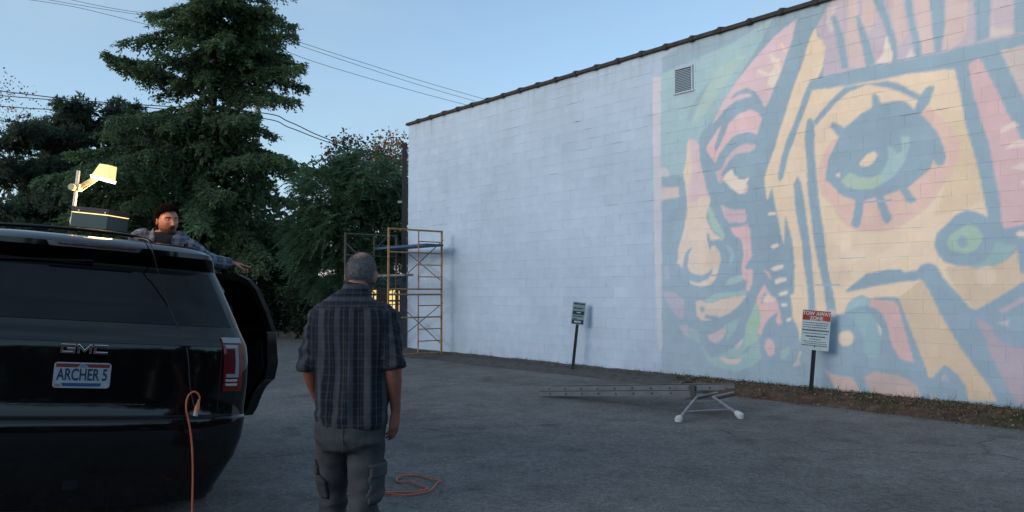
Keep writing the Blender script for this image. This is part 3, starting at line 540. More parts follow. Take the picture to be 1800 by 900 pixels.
    au = np.concatenate([p[0] for p in pieces]); av = np.concatenate([p[1] for p in pieces]); ao = np.concatenate([p[2] for p in pieces])
    C = np.tile(WALL_ALB, (len(au), 1)); s = au > 8.3; C[s] = paint_and_projection(au[s], av[s])
    # every block took the paint a little differently
    st = np.cumsum([0] + UV)
    for i in range(len(blocks)): C[st[i]:st[i + 1]] *= random.gauss(1, .014)
    X = np.outer(au, np.array(D_W)) + np.outer(ao, np.array(N_W)); X[:, 2] += av
    rv = []; rf = []; rc = []; nb = 0
    for i, p in enumerate(pieces):
        sl = slice(st[i], st[i + 1])
        if i in single:
            c0 = X[sl].mean(0)
            o = fast_mesh('block', X[sl] - c0, np.array(p[3]), wm, root, col=C[sl], colname='paint_and_projection'); o.location = c0
        else:
            rv.append(X[sl]); rc.append(C[sl]); rf.append(np.array(p[3]) + nb); nb += st[i + 1] - st[i]
    o = fast_mesh('far_blocks', np.concatenate(rv), np.concatenate(rf), wm, root, col=np.concatenate(rc), colname='paint_and_projection'); o['kind'] = 'stuff'
    # places where mortar has fallen out of the joints
    b = MB(); rr = random.Random(4)
    spots = [(6.42, 6.64, 25, .016)] + [(u_, u_ + rr.uniform(.08, .4), rr.choice((28, 27, 26, 25, 24, 23, 22, 20, 18, 16, 12, 9)), rr.uniform(.003, .006)) for u_ in (rr.uniform(.4, 16.5) for _ in range(95))]
    for a0, a1, j, h in spots:
        n_ = 7; top = []; bot = []; zz = j * BH
        for k in range(n_ + 1):
            t = k / n_; e = math.sin(math.pi * min(max(t, .04), .96)) ** .5 * h * rr.uniform(.5, 1.1); uu = a0 + (a1 - a0) * t; top.append(loc(uu, zz + e * .5 + rr.uniform(-.2, .2) * h, .0052)); bot.append(loc(uu, zz - e * .5, .0052))
        b.add(top + bot, [(k, n_ + 1 + k, n_ + 2 + k, k + 1) for k in range(n_)])
    b.build('open_joints', mat('open_joint_dark', (.07, .075, .08), .9), root)
    # clay coping tiles along the top edge, each with a raised collar at its end
    cm = mat('coping_clay', (.035, .027, .025), .8, noise_=(9, .5, 1.5), bump=(40, .6, .01))
    u = -.05; n = 0
    while u < U1:
        l = .60; b = MB(); pro = [(.07, 6.055), (.075, 6.10), (.03, 6.135), (-.06, 6.155), (-.15, 6.135), (-.2, 6.10), (-.2, 6.05)]
        j0 = random.uniform(-.006, .006)
        def ring(uu, gr): return [loc(uu, 6.09 + (z - 6.09) * gr + j0, o * gr) for o, z in pro]
        for (a0, a1, g0, g1) in ((u, u + l - .075, 1.0, 1.0), (u + l - .13, u + l - .004, 1.03, 1.5)):
            V = ring(a0, g0) + ring((a0 + a1) / 2, g1) + ring(a1, g0 if g0 == 1 else 1.2); k = len(pro)
            b.add(V, [(r * k + c, r * k + (c + 1) % k, (r + 1) * k + (c + 1) % k, (r + 1) * k + c) for r in (0, 1) for c in range(k)] + [tuple(range(k))[::-1], tuple(2 * k + c for c in range(k))])
        b.build('coping_tile', cm, root, smooth=True); u += l
    # wall vent with slats
    vm = mat('vent_frame_paint', (.42, .5, .56), .6, noise_=(20, .85, 1.05)); sm = mat('vent_slat', (.33, .40, .46), .5)
    def P3(u, v, o): return loc(u, v, o)
    b = MB(); u0, u1, v0, v1 = vent
    def bx(a, c, d, e, o0, o1):
        V = [P3(x, y, z) for x in (a, c) for y in (d, e) for z in (o0, o1)]; b.add(V, [(0, 1, 3, 2), (4, 6, 7, 5), (0, 4, 5, 1), (2, 3, 7, 6), (0, 2, 6, 4), (1, 5, 7, 3)])
    for q in ((u0, u0 + .03, v0, v1), (u1 - .03, u1, v0, v1), (u0 + .03, u1 - .03, v1 - .03, v1), (u0 - .02, u1 + .02, v0 - .03, v0)): bx(*q, -.0, .03)
    fr = b.build('vent', vm, root, bevel=.004)
    b = MB(); bx(u0 + .03, u1 - .03, v0, v1 - .03, .001, .004); b.build('vent_back', mat('vent_dark', (.02, .025, .03), .8), fr)
    for k in range(13):
        b = MB(); z = v0 + .015 + k * .0305
        b.add([P3(u0 + .03, z, .026), P3(u1 - .03, z, .026), P3(u1 - .03, z + .02, .008), P3(u0 + .03, z + .02, .008), P3(u0 + .03, z + .003, .026), P3(u1 - .03, z + .003, .026), P3(u1 - .03, z + .023, .008), P3(u0 + .03, z + .023, .008)],
              [(0, 1, 2, 3), (7, 6, 5, 4), (0, 4, 5, 1), (1, 5, 6, 2), (2, 6, 7, 3), (3, 7, 4, 0)])
        b.build('slat', sm, fr)
building()

# ------------------------------------------------------------------ parked car (local: x right, y forward, z up; y = 0 at the rear bumper)
BLACK = mat('black_car_paint', (.0035, .0038, .0045), .08, spec=.55, bump=(1.3, .12, .02))
TRIM = mat('black_trim', (.006, .006, .007), .55, spec=.3)
GLASS = mat('tinted_glass', (.002, .003, .005), .04, spec=.30)
CHROME = mat('chrome', (.72, .74, .77), .12, metal=1.0)
RUBBER = mat('tyre_rubber', (.009, .009, .009), .85, spec=.25, bump=(60, .3, .004))
PZ = [.20, .38, .48, .60, .70, .735, .75, .80, .95, 1.10, 1.195, 1.22, 1.30, 1.45, 1.60, 1.69, 1.745, 1.768, 1.80, 1.822, 1.842, 1.858, 1.87]
PW = [.84, .92, .97, 1.00, 1.012, 1.013, 1.012, 1.012, 1.018, 1.012, .995, .985, .95, .88, .81, .768, .74, .728, .708, .675, .63, .56, .40]
PR = [.12, .05, .02, .0, .004, .012, .04, .052, .065, .075, .082, .088, .135, .185, .25, .29, .20, .166, .166, .205, .255, .34, .60]
PF = [5.0, 5.10, 5.14, 5.16, 5.16, 5.16, 5.16, 5.16, 5.13, 5.03, 4.62, 3.80, 3.62, 3.30, 2.98, 2.80, 2.70, 2.65, 2.58, 2.5, 2.4, 2.2, 1.8]
PN = 3.2
def cw(z): return float(np.interp(z, PZ, PW))
def crc(z): return float(np.interp(z, [.3, .7, 1.3, 1.7, 1.9], [.30, .32, .26, .22, .22]))
def crear(x, z):
    w = cw(z); t = min(abs(x) / w, 1.0); return float(np.interp(z, PZ, PR)) + crc(z) * (1 - (1 - t ** PN) ** (1 / PN))
def rp(x, z, off=0.0):
    """point on the car's rear surface, moved outwards by off"""
    e = .004; dx = (crear(x + e, z) - crear(x - e, z)) / (2 * e) if abs(x) < cw(z) - 2 * e else 4 * np.sign(x)
    n = Vector((dx, -1, 0)).normalized(); return Vector((x, crear(x, z), z)) + n * off

def cl_(x, z, off): return tuple(rp(x, z, off))
def rear_panel(name, m, parent, outline, off, nx=14, nz=8, thick=.012, smooth=True):
    """outline(t) for t in 0..1 from bottom to top gives (x0, x1, z)"""
    V = []; F = []; k = nx + 1
    for j in range(nz + 1):
        x0, x1, z = outline(j / nz)
        for i in range(k): V.append(rp(x0 + (x1 - x0) * i / nx, z, off))
    n = len(V); V2 = []
    for j in range(nz + 1):
        x0, x1, z = outline(j / nz)
        for i in range(k): V2.append(rp(x0 + (x1 - x0) * i / nx, z, off - thick))
    F = [(j * k + i, j * k + i + 1, (j + 1) * k + i + 1, (j + 1) * k + i) for j in range(nz) for i in range(nx)]
    ring = list(range(nx)) + [j * k + nx for j in range(nz)] + [nz * k + i for i in range(nx, 0, -1)] + [j * k for j in range(nz, 0, -1)]
    F += [(ring[(q + 1) % len(ring)], ring[q], n + ring[q], n + ring[(q + 1) % len(ring)]) for q in range(len(ring))]
    b = MB(); b.add(V + V2, F); return b.build(name, m, parent, smooth=smooth)

def text_mesh(name, body, size, m, parent, M, sx=1.0, extrude=.0006, align='CENTER', bold=0.0):
    cu = bpy.data.curves.new(name, 'FONT'); cu.body = body; cu.size = size; cu.align_x = align; cu.align_y = 'CENTER'; cu.extrude = extrude; cu.offset = bold
    o = bpy.data.objects.new(name, cu); COL.objects.link(o); bpy.context.view_layer.update()
    me = bpy.data.meshes.new_from_object(o.evaluated_get(bpy.context.evaluated_depsgraph_get())); bpy.data.objects.remove(o); bpy.data.curves.remove(cu)
    me.transform(M @ Matrix.Diagonal((sx, 1, 1, 1))); me.materials.clear(); me.materials.append(m); me.name = name
    return link_mesh(name, me, m, parent)

def car():
    root = tag(empty('parked_car', tuple(CAR_O), (0, CAR_ROLL, CAR_H)), 'black sport utility vehicle seen from behind with its right rear door open', 'car')
    # body shell
    zs = sorted(set(PZ + [.27, .32, .43, .54, .66, .87, 1.03, 1.15, 1.26, 1.37, 1.52, 1.65, 1.72]))
    V = []; rows = []
    for z in zs:
        w = cw(z); yf = float(np.interp(z, PZ, PF)); row = []
        ts = np.linspace(-1, 1, 41)
        for t in ts: x = w * math.sin(t * math.pi / 2); row.append((x, crear(x, z), z))
        ys = np.linspace(float(np.interp(z, PZ, PR)) + crc(z), yf - .5, 12)[1:]
        for y in ys: row.append((w, y, z))
        for t in np.linspace(1, -1, 21)[1:-1]:
            x = w * math.sin(t * math.pi / 2); q = abs(x) / w; row.append((x, yf - .5 * (1 - (1 - q ** 3) ** (1 / 3)), z))
        for y in ys[::-1]: row.append((-w, y, z))
        rows.append(len(V)); V += row; n = len(row)
    F = []
    for a, b in zip(rows[:-1], rows[1:]):
        for i in range(n): F.append((a + i, a + (i + 1) % n, b + (i + 1) % n, b + i))
    F.append(tuple(range(n))[::-1]); F.append(tuple(rows[-1] + i for i in range(n)))
    me = bpy.data.meshes.new('body'); me.from_pydata([tuple(map(float, v)) for v in V], [], F); me.update()
    body = link_mesh('body', me, BLACK, root); me.materials.append(TRIM)
    # wheel arches and the open door's doorway cut out of the shell
    def cutter(mb):
        o = mb.build('cutter', TRIM); o.hide_render = True; return o
    cuts = []
    for y in (1.22, 4.17):
        for s in (-1, 1): cuts.append(cutter(MB().lathe([(s * .66, .455), (s * 1.2, .455)], 'x', 40, (0, y, .40))))
    dd = MB().prism([(1.62, .62), (2.60, .50), (2.60, 1.25), (2.45, 1.74), (1.62, 1.74), (1.50, 1.25), (1.52, .88)], .3, 1.2, lambda x, y, z: (y, x, z)); cuts.append(cutter(dd))
    for c in cuts:
        md = body.modifiers.new('cut', 'BOOLEAN'); md.operation = 'DIFFERENCE'; md.object = c; md.solver = 'EXACT'
    bpy.context.view_layer.update()
    me2 = bpy.data.meshes.new_from_object(body.evaluated_get(bpy.context.evaluated_depsgraph_get()))
    body.modifiers.clear(); body.data = me2; me2.name = 'body'
    for c in cuts: bpy.data.objects.remove(c)
    me2.shade_smooth()
    try: me2.set_sharp_from_angle(angle=R(32))
    except Exception: pass
    # rear glass, spoiler lamp, trims
    rear_panel('rear_window', GLASS, root, lambda t: (-(cw(1.325 + .35 * t) - .075), cw(1.325 + .35 * t) - .075, 1.325 + .35 * t), .004, 20, 8)
    bl = rear_panel('brake_light', CHROME, root, lambda t: (-.245 - .02 * t, .245 + .02 * t, 1.769 + .03 * t), .012, 16, 2, .02)
    rear_panel('lens', mat('brake_lens', (.06, .012, .012), .15, spec=.9), bl, lambda t: (-.20 - .012 * t, .225 + .012 * t, 1.7785 + .010 * t), .0135, 16, 2, .006)
    rear_panel('tailgate_strip', CHROME, root, lambda t: (-.36, .36, .826 + .006 * t), .006, 18, 1, .008)
    rear_panel('tailgate_seam', TRIM, root, lambda t: (-.93, .93, 1.196 + .005 * t), .0015, 18, 1, .006)
    rear_panel('tailgate_seam', TRIM, root, lambda t: (-.90, .90, .752 + .01 * t), .003, 18, 1, .006)
    for s in (-1, 1):
        x0, x1 = sorted((s * .60, s * .70)); rear_panel('bumper_reflector', mat('reflector_red', (.03, .004, .004), .3), root, lambda t: (x0, x1, .655 + .022 * t), .004, 6, 1, .006)
    rear_panel('bumper_step', mat('step_plastic', (.012, .012, .013), .4), root, lambda t: (-.52, .52, .722 + .02 * t), .006, 18, 2, .03)
    for s in (-1, 1): rear_panel('tailgate_gap', TRIM, root, lambda t: tuple(sorted((s * .800, s * .806))) + (.78 + .5 * t,), .0012, 1, 10, .004)
    MB().tube([cl_(.0, 1.70, .02), cl_(-.22, 1.688, .024), cl_(-.5, 1.672, .02)], [.010, .008, .006], 6).build('wiper', TRIM, root)
    # tail lamps wrapping the corners: red housing, clear frame, red core, reversing lamp
    red = mat('tail_red', (.13, .007, .009), .16, spec=.6); clear = mat('tail_clear', (.24, .26, .28), .22, spec=.6); silver = mat('tail_silver', (.7, .72, .74), .25, metal=.8)
    def lamp_pt(s, a, z, off):
        """a: distance round the corner from the lamp's inner edge"""
        w = cw(z); xs = np.linspace(.80 * w, w, 60); ys = np.array([crear(x, z) for x in xs]); d = np.concatenate([[0], np.cumsum(np.hypot(np.diff(xs), np.diff(ys)))])
        if a <= d[-1]: x = float(np.interp(a, d, xs)); y = float(np.interp(a, d, ys)); e = .002; n = Vector((np.interp(a + e, d, ys) - np.interp(a - e, d, ys), -(np.interp(a + e, d, xs) - np.interp(a - e, d, xs)), 0)).normalized()
        else: x = w; y = ys[-1] + a - d[-1]; n = Vector((1, 0, 0))
        p = Vector((x, y, z)) + n * off; return Vector((s * p.x, p.y, p.z))
    def lamp_panel(name, m, par, s, a0, a1, z0, z1, off, th=.02):
        na, nz = 10, 6; k = na + 1; V = []
        for o in (off, off - th):
            for j in range(nz + 1):
                for i in range(k): V.append(lamp_pt(s, a0 + (a1 - a0) * i / na, z0 + (z1 - z0) * j / nz, o))
        n = k * (nz + 1); F = [(j * k + i, j * k + i + 1, (j + 1) * k + i + 1, (j + 1) * k + i) for j in range(nz) for i in range(na)]
        ring = list(range(na)) + [j * k + na for j in range(nz)] + [nz * k + i for i in range(na, 0, -1)] + [j * k for j in range(nz, 0, -1)]
        F += [(ring[(q + 1) % len(ring)], ring[q], n + ring[q], n + ring[(q + 1) % len(ring)]) for q in range(len(ring))]
        return MB().add(V, F).build(name, m, par, smooth=True)
    for s in (-1, 1):
        tl = lamp_panel('tail_lamp', red, root, s, .012, .150, .91, 1.255, .012)
        lamp_panel('clear_cap', clear, tl, s, .017, .150, 1.225, 1.26, .016)
        for q in ((.026, .112, 1.190, 1.212), (.088, .112, 1.022, 1.190), (.026, .112, 1.00, 1.022)): lamp_panel('clear_frame', clear, tl, s, *q, .018)
        lamp_panel('core', mat('tail_core', (.09, .006, .008), .2), tl, s, .030, .084, 1.03, 1.184, .015)
        for q in ((.022, .104, .972, .988), (.022, .104, .945, .961)): lamp_panel('reversing_lamp', silver, tl, s, *q, .018)
    # number plate
    pm = mat('plate_white', (.33, .38, .41), .45, noise_=(12, .8, 1.05)); c = rp(0, 1.0, .014); z0 = 1.0
    MX = Matrix.Translation(c) @ Matrix.Rotation(R(90), 4, 'X')      # text plane facing the rear
    b = MB(); rr = .018; poly = []
    for cx, cz, a0 in ((.152 - rr, .076 - rr, 0), (-.152 + rr, .076 - rr, 90), (-.152 + rr, -.076 + rr, 180), (.152 - rr, -.076 + rr, 270)):
        for k in range(5): a = R(a0 + k * 22.5); poly.append((cx + rr * math.cos(a), cz + rr * math.sin(a)))
    b.prism(poly, 0, .004, lambda x, y, z: (c.x + x, c.y + y, c.z + z)); plate = b.build('number_plate', pm, root)
    def flat(name, pts, m, off):
        b = MB(); b.prism(pts, -off, -off + .0008, lambda x, y, z: (c.x + x, c.y + y, c.z + z)); return b.build(name, m, plate)
    flat('plate_print', [(-.143, .047), (-.143, .068), (-.012, .068), (-.03, .047)], mat('plate_red', (.16, .012, .016), .5), .0012)
    flat('plate_print', [(.03, .047), (.012, .068), (.143, .068), (.143, .047)], mat('plate_red', (.16, .012, .016), .5), .0012)
    flat('plate_print', [(-.022, .047), (-.005, .068), (.007, .068), (.022, .047)], mat('plate_hill', (.12, .2, .3), .5), .0012)
    flat('plate_print', [(-.098, -.066), (-.108, -.046), (.108, -.046), (.098, -.066)], mat('plate_blue', (.012, .06, .17), .5), .0012)
    flat('plate_print', [(-.143, -.068), (-.143, -.052), (-.11, -.052), (-.11, -.068)], mat('plate_sticker', (.28, .17, .12), .5), .0012)
    text_mesh('plate_lettering', 'ARCHER 5', .098, mat('plate_ink', (.006, .022, .065), .5), plate, Matrix.Translation((c.x, c.y - .0016, c.z + .0005)) @ Matrix.Rotation(R(90), 4, 'X'), .60, bold=.0015)
    # badge letters: squared strokes, bright edge with a dark red face
    def badge(strokes, x0, name):
        y = rp(0, 1.155, .014).y
        o = None
        for wd, yo, m in ((.0125, .0, CHROME), (.0052, -.0035, mat('badge_red', (.10, .006, .008), .25))):
            b = MB()
            for (ax, az, bx_, bz) in strokes:
                d = Vector((bx_ - ax, 0, bz - az)); L = d.length; an = math.atan2(d.z, d.x); M = Matrix.Rotation(-an, 4, 'Y').to_3x3()
                b.box((x0 + (ax + bx_) / 2, y + yo + random.uniform(0, .0004), 1.157 + (az + bz) / 2), (L + wd, .008, wd), M)
            o2 = b.build(name if o is None else 'letter_face', m, root if o is None else o, bevel=.0018 if o is None else 0)
            o = o or o2
    h = .021; w = .064
    badge([(0, h, w, h), (0, -h, w, -h), (0, -h, 0, h), (w, -h, w, -.001), (w * .5, -.001, w, -.001)], -.122, 'badge_letter')
    badge([(0, -h, 0, h), (0, h, w * .5, -h * .6), (w * .5, -h * .6, w, h), (w, h, w, -h)], -.034, 'badge_letter')
    badge([(0, h, w, h), (0, -h, w, -h), (0, -h, 0, h)], .054, 'badge_letter')
    # side glass, rails, cross bars, mirrors
    for s in (-1, 1):
        for (y0, y1, tp) in (([.62, 1.42, 1.32, .80], 0, 0), ([2.68, 3.30, 2.95, 2.68], 0, 0)) + ((([1.56, 2.56, 2.56, 1.60], 0, 0),) if s < 0 else ()):
            V = []
            for off in (.006, -.006):
                V += [(s * (cw(1.3) + off), y0[0], 1.30), (s * (cw(1.3) + off), y0[1], 1.30), (s * (cw(1.68) + off), y0[2], 1.68), (s * (cw(1.68) + off), y0[3], 1.68)]
            MB().add(V, [(0, 1, 2, 3), (7, 6, 5, 4), (0, 4, 5, 1), (1, 5, 6, 2), (2, 6, 7, 3), (3, 7, 4, 0)]).build('side_window', GLASS, root)
        rl = MB().tube(spline([(s * .59, .55, 1.835), (s * .585, .65, 1.865), (s * .58, 1.3, 1.882), (s * .57, 2.1, 1.885), (s * .55, 2.55, 1.85)], 5), .016, 8).build('roof_rail', TRIM, root, smooth=True)
        for y in (.62, 1.5, 2.4): MB().box((s * .575, y, 1.855), (.03, .07, .06)).build('rail_foot', TRIM, rl)
        mm = MB().box((s * 1.12, 3.42, 1.22), (.20, .10, .17)).build('side_mirror', BLACK, root, bevel=.03, smooth=True)
        MB().box((s * 1.12, 3.366, 1.22), (.165, .004, .135)).build('mirror_glass', CHROME, mm)
    for y, e in ((.72, .40), (1.9, .58)): MB().tube(spline([(-.58, y, 1.90), (-.3, y, 1.915), (0, y, 1.92), (e * .7, y, 1.908), (e, y, 1.865)], 4), [(.012, .028)] * 17, 8).build('roof_cross_bar', TRIM, root, smooth=True)
    MB().tube([(-.3, 1.35, 1.865), (-.3, 1.25, 1.92)], [.03, .008], 8).build('roof_aerial', TRIM, root, smooth=True)
    # wheels
    for y in (1.22, 4.17):
        for s in (-1, 1):
            ax = .86 * s
            wh = empty('wheel', (ax, y, .40), parent=root)
            prof = [(-.125, .27), (-.135, .33), (-.125, .385), (-.10, .40), (.10, .40), (.125, .385), (.135, .33), (.125, .27)]
            MB().lathe(prof, 'x', 40).build('tyre', RUBBER, wh, smooth=True)
            b = MB(); b.lathe([(s * .06, .275), (s * .118, .275), (s * .118, .255), (s * .075, .245), (s * .07, .10), (s * .10, .085), (s * .10, .0)], 'x', 32)
            for k in range(6):
                a = k * math.pi / 3; M = Matrix.Rotation(a, 3, 'X'); b.box(M @ Vector((s * .09, 0, .165)), (.035, .055, .19), M)
            b.build('rim', mat('wheel_alloy', (.35, .35, .36), .3, metal=.9), wh, smooth=True)
    # tow hitch and exhaust
    MB().box((0, .10, .36), (.08, .10, .08)).build('tow_hitch', TRIM, root, bevel=.01)
    MB().tube([(.62, .55, .30), (.64, .25, .29)], .032, 12).build('exhaust_pipe', TRIM, root)
    # the open right rear door, hinged at its front edge
    ph = R(29); hx, hy = 1.0, 2.62; dx, dy = math.sin(ph), -math.cos(ph)
    def dp(t, o, z):
        """t back from the hinge, o outwards from the door's outer face"""
        lean = cw(min(z, 1.76)) - 1.0; return (hx + dx * t + (o + lean) * math.cos(ph), hy + dy * t + (o + lean) * math.sin(ph), z)
    arch = [(.93, .60), (.955, .70), (1.0, .78), (1.06, .835), (1.10, .86)]
    low = [(.02, .50), (.60, .50), (.90, .53)] + arch + [(1.12, 1.0), (1.12, 1.27), (.02, 1.27)]
    door = MB().prism(low, -.11, 0, dp).build('rear_door', BLACK, root, bevel=.008)
    frm = [(.02, 1.27), (1.12, 1.27), (1.10, 1.45), (1.055, 1.62), (.99, 1.70), (.87, 1.745), (.10, 1.745), (.02, 1.70)]
    inn = [(.09, 1.285), (1.05, 1.285), (1.03, 1.45), (.99, 1.60), (.94, 1.66), (.85, 1.69), (.13, 1.69), (.09, 1.66)]
    b = MB(); n = len(frm)
    V = [dp(t, 0, z) for t, z in frm] + [dp(t, 0, z) for t, z in inn] + [dp(t, -.05, z) for t, z in frm] + [dp(t, -.05, z) for t, z in inn]; F = []
    for i in range(n):
        j = (i + 1) % n; F += [(i, j, n + j, n + i), (2 * n + j, 2 * n + i, 3 * n + i, 3 * n + j), (i, 2 * n + i, 2 * n + j, j), (n + i, n + j, 3 * n + j, 3 * n + i)]
    b.add(V, F).build('window_frame', TRIM, door)
    MB().prism(inn, -.03, -.024, dp).build('window_glass', GLASS, door)
    ip = [(.06, .56), (.60, .56), (.86, .60), (.93, .74), (1.02, .86), (1.07, .95), (1.07, 1.2), (.06, 1.2)]
    MB().prism(ip, -.135, -.112, dp).build('inner_panel', mat('door_leather', (.006, .006, .007), .5), door, bevel=.006)
    MB().prism([(.18, .93), (.80, .93), (.80, .98), (.18, .98)], -.20, -.136, dp).build('armrest', TRIM, door, bevel=.01)
    MB().prism([(.80, 1.10), (.96, 1.10), (.96, 1.135), (.80, 1.135)], .012, .04, dp).build('handle', BLACK, door, bevel=.008)
    # running board
    for s in (-1, 1): MB().box((s * 1.0, 2.65, .40), (.16, 1.9, .05)).build('running_board', TRIM, root, bevel=.012)
    return root
CAR = car()
CAR_M = Matrix.Translation(CAR_O) @ Matrix.Rotation(CAR_H, 4, 'Z') @ Matrix.Rotation(CAR_ROLL, 4, 'Y')
def cl(x, y, z): return CAR_M @ Vector((x, y, z))

# ------------------------------------------------------------------ overhead projector standing on the car's roof
def projector():
    o = cl(.05, 1.22, 1.972)
    root = empty('overhead_projector', tuple(o), (0, R(6), R(30 - 34))); root.scale = (.80, .80, .80); tag(root, 'dark green overhead projector with glowing lamp head standing on the car roof', 'projector')
    green = mat('projector_green', (.022, .07, .068), .5, noise_=(8, .85, 1.1)); dark = mat('projector_dark', (.012, .013, .018), .5); met = mat('projector_post', (.62, .58, .5), .4, metal=.3)
    base = MB().box((0, 0, .062), (.345, .34, .13)).build('base', green, root, bevel=.006)
    MB().box((0, 0, .131), (.348, .343, .005)).build('light_seam', mat('seam_glow', (.8, .6, .35), .5, emit=((1, .62, .25), 1.1)), base)
    # upright rim round the glass stage
    b = MB()
    for c, s in (((0, -.168, .159), (.352, .010, .050)), ((0, .168, .159), (.352, .010, .050)), ((-.171, 0, .159), (.010, .326, .050)), ((.171, 0, .159), (.010, .326, .050))): b.box(c, s)
    b.build('stage_rim', dark, base)
    MB().box((0, 0, .137), (.33, .325, .004)).build('stage_glass', mat('stage_glow', (.9, .85, .7), .3, emit=((1, .74, .4), 2.2)), base)
    for x in (-.10, .15): MB().lathe([(-.006, .007), (.004, .007), (.006, .004)], 'y', 10, (x, -.178, .15)).build('latch', mat('latch_metal', (.8, .75, .62), .3, metal=.6), base)
    for x in (-.14, .14):
        for y in (-.13, .13): MB().lathe([(-.05, .016), (-.003, .018)], 'z', 10, (x, y, 0)).build('rubber_foot', TRIM, base)
    px, py = -.19, -.12
    post = MB().box((px, py, .262), (.024, .020, .50)).build('post', met, root, bevel=.003)
    MB().box((px + .004, py + .0, .055), (.036, .036, .05)).build('post_bracket', met, post, bevel=.003)
    # focus knob carriage on the post
    kc = (px, py, .355)
    car_ = MB().box((px + .01, py, .355), (.062, .06, .066)).build('focus_carriage', mat('projector_ivory', (.62, .55, .32), .45), root, bevel=.006)
    MB().lathe([(-.075, .026), (-.07, .031), (-.04, .031), (-.036, .026)], 'y', 20, (px - .004, py, .352)).build('focus_knob', mat('projector_ivory', (.62, .55, .32), .45), car_, smooth=True)
    # two thin arm rods with a web plate between, up to the head
    iv = mat('projector_ivory', (.62, .55, .32), .45)
    a0, a1 = Vector((px + .035, py, .355)), Vector((px + .155, py + .06, .478))
    d = (a1 - a0).normalized(); nrm = Vector((0, 1, 0)); up = Vector((-d.z, 0, d.x)).normalized()
    arm = MB().tube([a0 + up * .026, a1 + up * .022], .005, 6).build('head_arm', iv, root)
    MB().tube([a0 - up * .03, a1 - up * .022], .005, 6).build('arm_rod', iv, arm)
    V = [a0 + up * .022, a1 + up * .018, a1 - up * .012, a0 - up * .012]; V = V + [q + Vector((0, .004, 0)) for q in V]
    MB().add(V, [(0, 1, 2, 3), (7, 6, 5, 4), (0, 4, 5, 1), (1, 5, 6, 2), (2, 6, 7, 3), (3, 7, 4, 0)]).build('arm_web', iv, arm)
    # head: slanted mirror housing over a bright lens
    h = a1 + Vector((.055, .0, .012)); q = .075
    head_m = mat('projector_head', (.42, .36, .16), .5, emit=((1, .80, .32), .55))
    lo = [(-q, -q * .9, 0), (q, -q * .9, -.028), (q, q * .9, -.028), (-q, q * .9, 0)]; hi = [(-.02, -q * .8, .105), (q * 1.0, -q * .85, .10), (q * 1.0, q * .85, .10), (-.02, q * .8, .105)]
    head = MB().add([Vector(p) + h for p in lo + hi], [(0, 3, 2, 1), (4, 5, 6, 7), (0, 1, 5, 4), (1, 2, 6, 5), (2, 3, 7, 6), (3, 0, 4, 7)]).build('lens_head', head_m, root, bevel=.003)
    hl = [(-q - .012, -q, -.003), (q + .004, -q, -.032), (q + .004, q, -.032), (-q - .012, q, -.003)]; l2 = [(x * .94, y * .94, z - .026) for x, y, z in hl]
    MB().add([Vector(p) + h for p in hl + l2], [(0, 1, 2, 3), (7, 6, 5, 4), (0, 4, 5, 1), (1, 5, 6, 2), (2, 6, 7, 3), (3, 7, 4, 0)]).build('lens', mat('lens_glow', (1, .95, .8), .3, emit=((1, .86, .58), 2.6)), head)
    # the light that spills sideways out of the stage
    li = bpy.data.lights.new('projector_lamp', 'POINT'); li.energy = 6.0; li.color = (1, .55, .28); li.shadow_soft_size = .08
    lo_ = bpy.data.objects.new('projector_lamp', li); COL.objects.link(lo_); lo_.parent = root; lo_.location = (.02, 0, .27)
projector()

